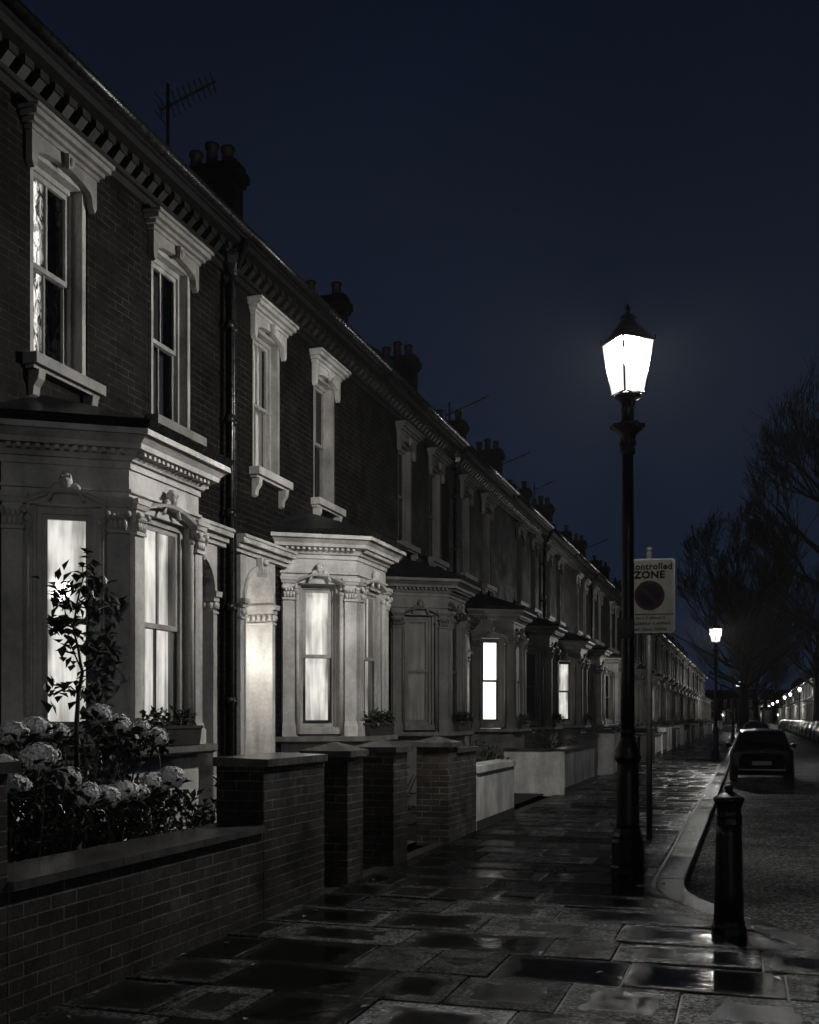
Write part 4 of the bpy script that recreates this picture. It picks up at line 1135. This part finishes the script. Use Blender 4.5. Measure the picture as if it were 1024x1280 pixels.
# ------------------------------------------------------------------ trees
def tree(name_label, loc, H, Rr, seed, trunk_h, spread=.5, lvls=7, cat='tree', mat='bark_far', thick=.3, twigr=.014, nb=(3, 4), group=None):
    rr = random.Random(seed); r = empty('bare_tree', loc, label=name_label, cat='tree', group=group)
    t = MB(); t.tube([(0, 0, -.1), (.05, 0, trunk_h*.5), (0, .05, trunk_h), (0, .05, trunk_h*1.25)], [thick*1.25, thick, thick*.85, thick*.7], 10); t.build('trunk', mat, r)
    c = MB(); cen = Vector((0, 0, trunk_h+(H-trunk_h)*.52)); half = (H-trunk_h)*.52
    def inside(p):
        q = p-cen; return (q.x/Rr)**2+(q.y/Rr)**2+(q.z/half)**2
    def grow(p, d, l, rad, lv):
        pts = [p]; rads = [rad]; q = p.copy(); dd = d.copy(); seg = 3 if lv < lvls-1 else 2
        for k in range(seg):
            dd = (dd+Vector((rr.gauss(0, .10), rr.gauss(0, .10), rr.gauss(.05, .06)))).normalized(); q = q+dd*(l/seg); pts.append(q.copy()); rads.append(max(twigr*.6, rad*(1-.35*(k+1)/seg)))
        c.tube(pts, rads, 5 if lv < 2 else 3, caps=False)
        if lv >= lvls or inside(q) > 1.05+rr.uniform(-.1, .12): return
        for b in range(rr.choice(nb)):
            j = rr.choice([1, 2, 3]) if b else seg; base = pts[min(j, seg)]
            ax = Vector((rr.gauss(0, 1), rr.gauss(0, 1), rr.gauss(0, .6))).normalized()
            nd = (dd+ax*spread*rr.uniform(.6, 1.25)).normalized(); nd = (nd+Vector((0, 0, .12))).normalized()
            grow(base, nd, l*rr.uniform(.62, .84), rads[min(j, seg)]*.62, lv+1)
    c.tube([(0, .05, trunk_h*1.2), (.1, 0, trunk_h+(H-trunk_h)*.35), (0, .1, trunk_h+(H-trunk_h)*.6)], [thick*.7, thick*.4, thick*.12], 6, caps=False)
    for k in range(15):
        a = 2.4*k+rr.uniform(-.3, .3); el = rr.uniform(.15, 1.0)+.35*(k/15)
        grow(Vector((0, 0, trunk_h*.95+(H-trunk_h)*.5*(k/15)**1.2)), Vector((math.cos(a)*math.cos(el), math.sin(a)*math.cos(el), math.sin(el))), half*rr.uniform(.42, .58), thick*.5, 1)
    c.build('crown', mat, r)
tree('round bare winter tree standing at the end of the street', (-.3, 96, 0), 18.8, 5.6, 11, 4.2, .5, 8, thick=.38, twigr=.034, nb=(2, 3, 3))
tree('tallest bare tree rising at the right edge of the frame', (7.0, 76, 0), 24.0, 7.0, 23, 6.0, .5, 8, thick=.5, twigr=.027, nb=(2, 3, 3))
tree('lower bare tree between the round tree and the tallest tree', (6.7, 118, 0), 17, 6, 31, 4.5, .45, 6, thick=.35, twigr=.018)
tree('dark bare tree far behind the round winter tree', (-.8, 140, 0), 19, 6, 41, 4.5, .45, 6, thick=.35, twigr=.022)
tree('far bare tree closing the view at the street end', (2.5, 300, 0), 26, 12, 51, 5, .55, 6, thick=.6, twigr=.06)

# ------------------------------------------------------------------ plants
def leafcloud(mb, c, r, n, w, l, rr, up=.3, shell=.5):
    for _ in range(n):
        d = Vector((rr.gauss(0, 1), rr.gauss(0, 1), rr.gauss(0, 1))).normalized(); t = rr.uniform(shell, 1)
        p = Vector(c)+Vector((d.x*r[0]*t, d.y*r[1]*t, d.z*r[2]*t))
        dd = (d+Vector((rr.gauss(0, .6), rr.gauss(0, .6), up+rr.gauss(0, .5)))).normalized()
        k = rr.uniform(.6, 1.3); mb.leaf(p, dd, w*k, l*k)
pr2 = random.Random(12)
hy = empty('hydrangea_bush', (-4.35, 6.3, 0), label='leafy bush carrying big pale round flower heads behind the low wall', cat='flowering bush')
def loc_of(v, o): return v-o.location
fol = MB()
flowers = [(50, 947, .125), (14, 985, .12), (84, 975, .105), (106, 994, .11), (132, 997, .105), (156, 990, .105), (175, 992, .085), (188, 980, .09), (214, 972, .11), (205, 990, .07), (124, 893, .10), (146, 908, .12), (160, 925, .10), (195, 922, .105), (178, 912, .08), (16, 916, .10), (44, 912, .115), (72, 916, .09), (4, 960, .1)]
heads = []
for i, (px, py, rad) in enumerate(flowers):
    X = -3.98-(.35 if py < 935 else .05)+pr2.uniform(-.06, .06)
    c = loc_of(ray(px, py, X=X), hy); heads.append((c, rad))
    rad *= .84; q = MB(); n = 300
    for k in range(n):
        z = 1-2*(k+.5)/n
        if z < -.8: continue
        a = k*2.39996+pr2.uniform(-.2, .2); rr_ = math.sqrt(1-z*z); d = Vector((rr_*math.cos(a), rr_*math.sin(a), z))
        lump = 1+.16*math.sin(5*a+i)*math.sin(4*z+i*.7)+pr2.uniform(-.09, .09)
        p = c+Vector((d.x*rad, d.y*rad, d.z*rad*(.78+.02*(i % 5))))*lump
        t1 = d.cross(Vector((.3, .5, 1))).normalized(); t2 = d.cross(t1)
        rot = pr2.uniform(0, 1.5); s1 = rad*.155*pr2.uniform(.8, 1.2)
        for j in range(4):   # four petals per floret
            an = rot+j*math.pi/2; u1 = t1*math.cos(an)+t2*math.sin(an); u2 = t1*math.cos(an+.75)+t2*math.sin(an+.75); u3 = t1*math.cos(an-.75)+t2*math.sin(an-.75)
            q.poly([p, p+u3*s1*.75+d*s1*.12, p+u1*s1*1.15+d*s1*.25, p+u2*s1*.75+d*s1*.12])
    q.ball(c, (rad*.78, rad*.78, rad*.62), 10, 7)
    q.build('flower_head', 'petal' if i % 3 else 'petal_darker', hy)
    fol.tube([c, c+Vector((pr2.uniform(-.05, .05), .03, -.25)), Vector((c.x-.15, c.y*.85, .1))], [.004, .005, .008], 5)
    leafcloud(fol, c+Vector((0, 0, -rad*.6)), (rad*1.3, rad*1.5, rad*.6), 60, .05, .075, pr2)
for k in range(60):
    c = Vector((pr2.uniform(-.75, .25), pr2.uniform(-2.2, 1.9), pr2.uniform(.15, .95)))
    leafcloud(fol, c, (.28, .34, .26), 110, .045, .075, pr2)
for k in range(44):
    c = Vector((pr2.uniform(-.35, .34), pr2.uniform(-2.2, 1.9), pr2.uniform(.2, .8)))
    leafcloud(fol, c, (.2, .26, .22), 110, .04, .07, pr2)
fol.build('foliage', 'leaf_dark', hy)
# sapling in front of the first bay
sp0 = ray(98, 900, X=-4.85)
sp = empty('camellia_sapling', (sp0.x, sp0.y, 0), label='thin leafy sapling silhouetted against the first lit bay window', cat='shrub')
st = MB(); lf = MB()
def at_px(px, py, X=-4.85): return ray(px, py, X=X)-sp.location
stem = [Vector((0, 0, 0)), at_px(96, 900), at_px(98, 868), at_px(103, 840), at_px(98, 812), at_px(92, 785), at_px(96, 755), at_px(104, 722), at_px(103, 706)]
st.tube(stem, [.02, .018, .015, .013, .011, .009, .007, .005, .003], 6)
brs = [[(103, 840), (92, 815), (88, 802), (84, 790)], [(92, 785), (82, 768), (78, 748), (80, 730)], [(96, 755), (112, 745), (116, 730)], [(98, 812), (112, 806), (124, 812), (134, 806)], [(98, 868), (88, 858), (78, 862), (66, 868)],
       [(103, 840), (116, 832), (128, 838)], [(92, 785), (76, 778), (66, 786)], [(96, 880), (106, 868), (112, 862)], [(104, 722), (110, 716), (118, 722)], [(96, 760), (82, 754), (70, 742)], [(96, 758), (122, 762), (138, 756)]]
for br in brs:
    pts = [at_px(x, y, -4.85+pr2.uniform(-.12, .12)) for x, y in br]; st.tube(pts, [.007, .006, .005, .004][:len(pts)], 5)
    for i, p in enumerate(pts[1:]):
        for k in range(10):
            d = Vector((pr2.gauss(0, .7), pr2.gauss(0, 1), pr2.gauss(0, .8))); lf.leaf(p+Vector((pr2.gauss(0, .05), pr2.gauss(0, .05), pr2.gauss(0, .05))), d, .062*pr2.uniform(.7, 1.4), .10*pr2.uniform(.7, 1.3), .15)
for p in stem[4:]:
    for k in range(7):
        d = Vector((pr2.gauss(0, .7), pr2.gauss(0, 1), pr2.gauss(0, .8))); lf.leaf(p+Vector((pr2.gauss(0, .07), pr2.gauss(0, .07), pr2.gauss(0, .06))), d, .06*pr2.uniform(.7, 1.4), .09, .15)
st.build('stem', 'bark', sp); lf.build('leaves', 'leaf_dark', sp)
# low shrubs at the first bay
def shrub(x, y, r, h, label, n=260, mat='leaf_hedge', w=.05, l=.08, seed=1, z0=0.0, group=None, name='shrub'):
    q = random.Random(seed); o = empty(name, (x, y, z0), label=label, cat='shrub', group=group)
    s_ = MB()
    for k in range(6):
        a = q.uniform(0, 6.28); s_.tube([(0, 0, 0), (math.cos(a)*r*.4, math.sin(a)*r*.4, h*.5), (math.cos(a)*r*.7, math.sin(a)*r*.7, h*.85)], [.015, .01, .005], 5)
    s_.build('stems', 'bark', o)
    b = MB()
    for k in range(7): leafcloud(b, (q.uniform(-.4, .4)*r, q.uniform(-.5, .5)*r, h*q.uniform(.3, .75)), (r*.55, r*.55, h*.32), n//7, w, l, q)
    b.build('foliage', mat, o); return o
shrub(-4.4, 8.05, .5, 1.0, 'leafy dark bush filling the corner beside the taller brick wall', 420, 'leaf_dark', seed=3)
shrub(-4.75, 7.2, .5, 1.55, 'dark leafy shrub crowding the foot of the sapling', 420, 'leaf_dark', seed=6)
# window boxes on the bay sills
def planter(x, y, L_, label, seed, z=1.302, w=.13, group=None, n=260, big=1.0):
    q = random.Random(seed); o = empty('window_planter', (x, y, z), label=label, cat='planter', group=group)
    b = MB(); b.hexa([(-w/2*.8, -L_/2*.97, 0), (w/2*.8, -L_/2*.97, 0), (w/2*.8, L_/2*.97, 0), (-w/2*.8, L_/2*.97, 0), (-w/2, -L_/2, .16), (w/2, -L_/2, .16), (w/2, L_/2, .16), (-w/2, L_/2, .16)])
    b.box(-w/2-.01, w/2+.01, -L_/2-.01, L_/2+.01, .150, .175); b.build('trough', 'planter_dark', o)
    b = MB()
    for k in range(int(L_/.1)): leafcloud(b, (q.uniform(-.02, .04), -L_/2+.05+k*.1, .2+q.uniform(0, .05)), (.09*big, .09*big, .075*big), n//8, .035, .055, q, shell=.2)
    b.build('plants', 'leaf_dark', o); return o
planter(-4.93, 8.6, .85, 'dark trough of small leafy plants on the sill of the first bay', 5, w=.15)
pl_lab = ['clipped leafy planter on the sill of the second lit bay', 'leafy planter on the sill of the third dark bay', 'planter below the plain bright white bay window', 'planter on the sill of the dark bay after the white one', 'planter on the sill below the narrow slit of light']
bc = [11.5+2.81, 21.75-2.81, 21.75+2.81, 32-2.81, 32+2.81]
for i, y in enumerate(bc):
    planter(-4.95, y, .9 if i else 1.05, pl_lab[i], 20+i, w=.16, n=520, big=1.5)
for i, (px_, lab) in enumerate(((12.95, 'leafy bush in front of the second bay behind the middle piers'), (18.0, 'dark bush in the garden of the unlit third bay'), (24.0, 'dark garden bush below the bright white bay'), (28.6, 'tall dark bush behind the long white wall'), (33.6, 'dark bush standing past the long white wall'), (38.6, 'dark garden bush seen left of the tall lamp post'))):
    shrub(-4.35, px_, .55, 1.0+.25*(i % 3), lab, 420, seed=40+i)
for i in range(7, 24):
    shrub(-4.3, 38.6+(i-6)*5.1, .7, 1.3+.3*(i % 2), 'distant dark garden bush further down the left side', 260, w=.09, l=.14, seed=60+i, group='distant bushes on the left side')
shrub(-4.15, 4.9, .42, .75, 'pale leafed low plant just behind the near end of the low wall', 300, 'leaf_hedge', seed=91)

# ------------------------------------------------------------------ thin damp haze filling the street
m, nt, out = newmat('thin_haze')
vs = N(nt, 'ShaderNodeVolumeScatter'); vs.inputs['Density'].default_value = .00034; vs.inputs['Color'].default_value = (1, 1, 1, 1); vs.inputs['Anisotropy'].default_value = .0
L(nt, vs.outputs[0], out.inputs[1])
g = MB(); g.box(-22, 24, -18, 62, -.6, 13); hz = g.build('haze', 'thin_haze', kind='structure')
# ------------------------------------------------------------------ world
w = bpy.data.worlds.new("World"); scene.world = w; w.use_nodes = True; nt = w.node_tree; nt.nodes.clear()
wo = nt.nodes.new('ShaderNodeOutputWorld'); bg = nt.nodes.new('ShaderNodeBackground')
tc = N(nt, 'ShaderNodeTexCoord'); sep = N(nt, 'ShaderNodeSeparateXYZ'); L(nt, tc.outputs['Generated'], sep.inputs[0])
rp = nt.nodes.new('ShaderNodeValToRGB'); L(nt, sep.outputs[2], rp.inputs[0]); e = rp.color_ramp.elements
cols = [(0.0, (.0046, .0078, .0165)), (.10, (.0046, .0080, .0170)), (.25, (.0044, .0076, .0160)), (.42, (.0038, .0058, .0118)), (.60, (.0022, .0036, .0085)), (1.0, (.0015, .0025, .006))]
while len(e) < len(cols): e.new(.5)
for i, (p_, c_) in enumerate(cols): e[i].position = p_; e[i].color = (*c_, 1)
mpn = nz(nt, tc.outputs['Generated'], 2.2, 5, .6, .3)
L(nt, mixc(nt, 1, rp.outputs[0], ramp(nt, mpn, [(.3, .86), (.7, 1.14)]), 'MULTIPLY'), bg.inputs[0]); bg.inputs[1].default_value = 1.45
L(nt, bg.outputs[0], wo.inputs[0])

# ------------------------------------------------------------------ render settings
scene.view_settings.view_transform = 'Standard'; scene.view_settings.look = 'None'; scene.view_settings.exposure = 0; scene.view_settings.gamma = 1
scene.render.engine = 'CYCLES'
cy = scene.cycles
cy.use_denoising = True; cy.denoiser = 'OPENIMAGEDENOISE'
cy.sample_clamp_indirect = 3.0; cy.sample_clamp_direct = 0; cy.max_bounces = 5; cy.diffuse_bounces = 3; cy.glossy_bounces = 3; cy.transparent_max_bounces = 12
cy.caustics_reflective = False; cy.caustics_refractive = False; cy.use_light_tree = True
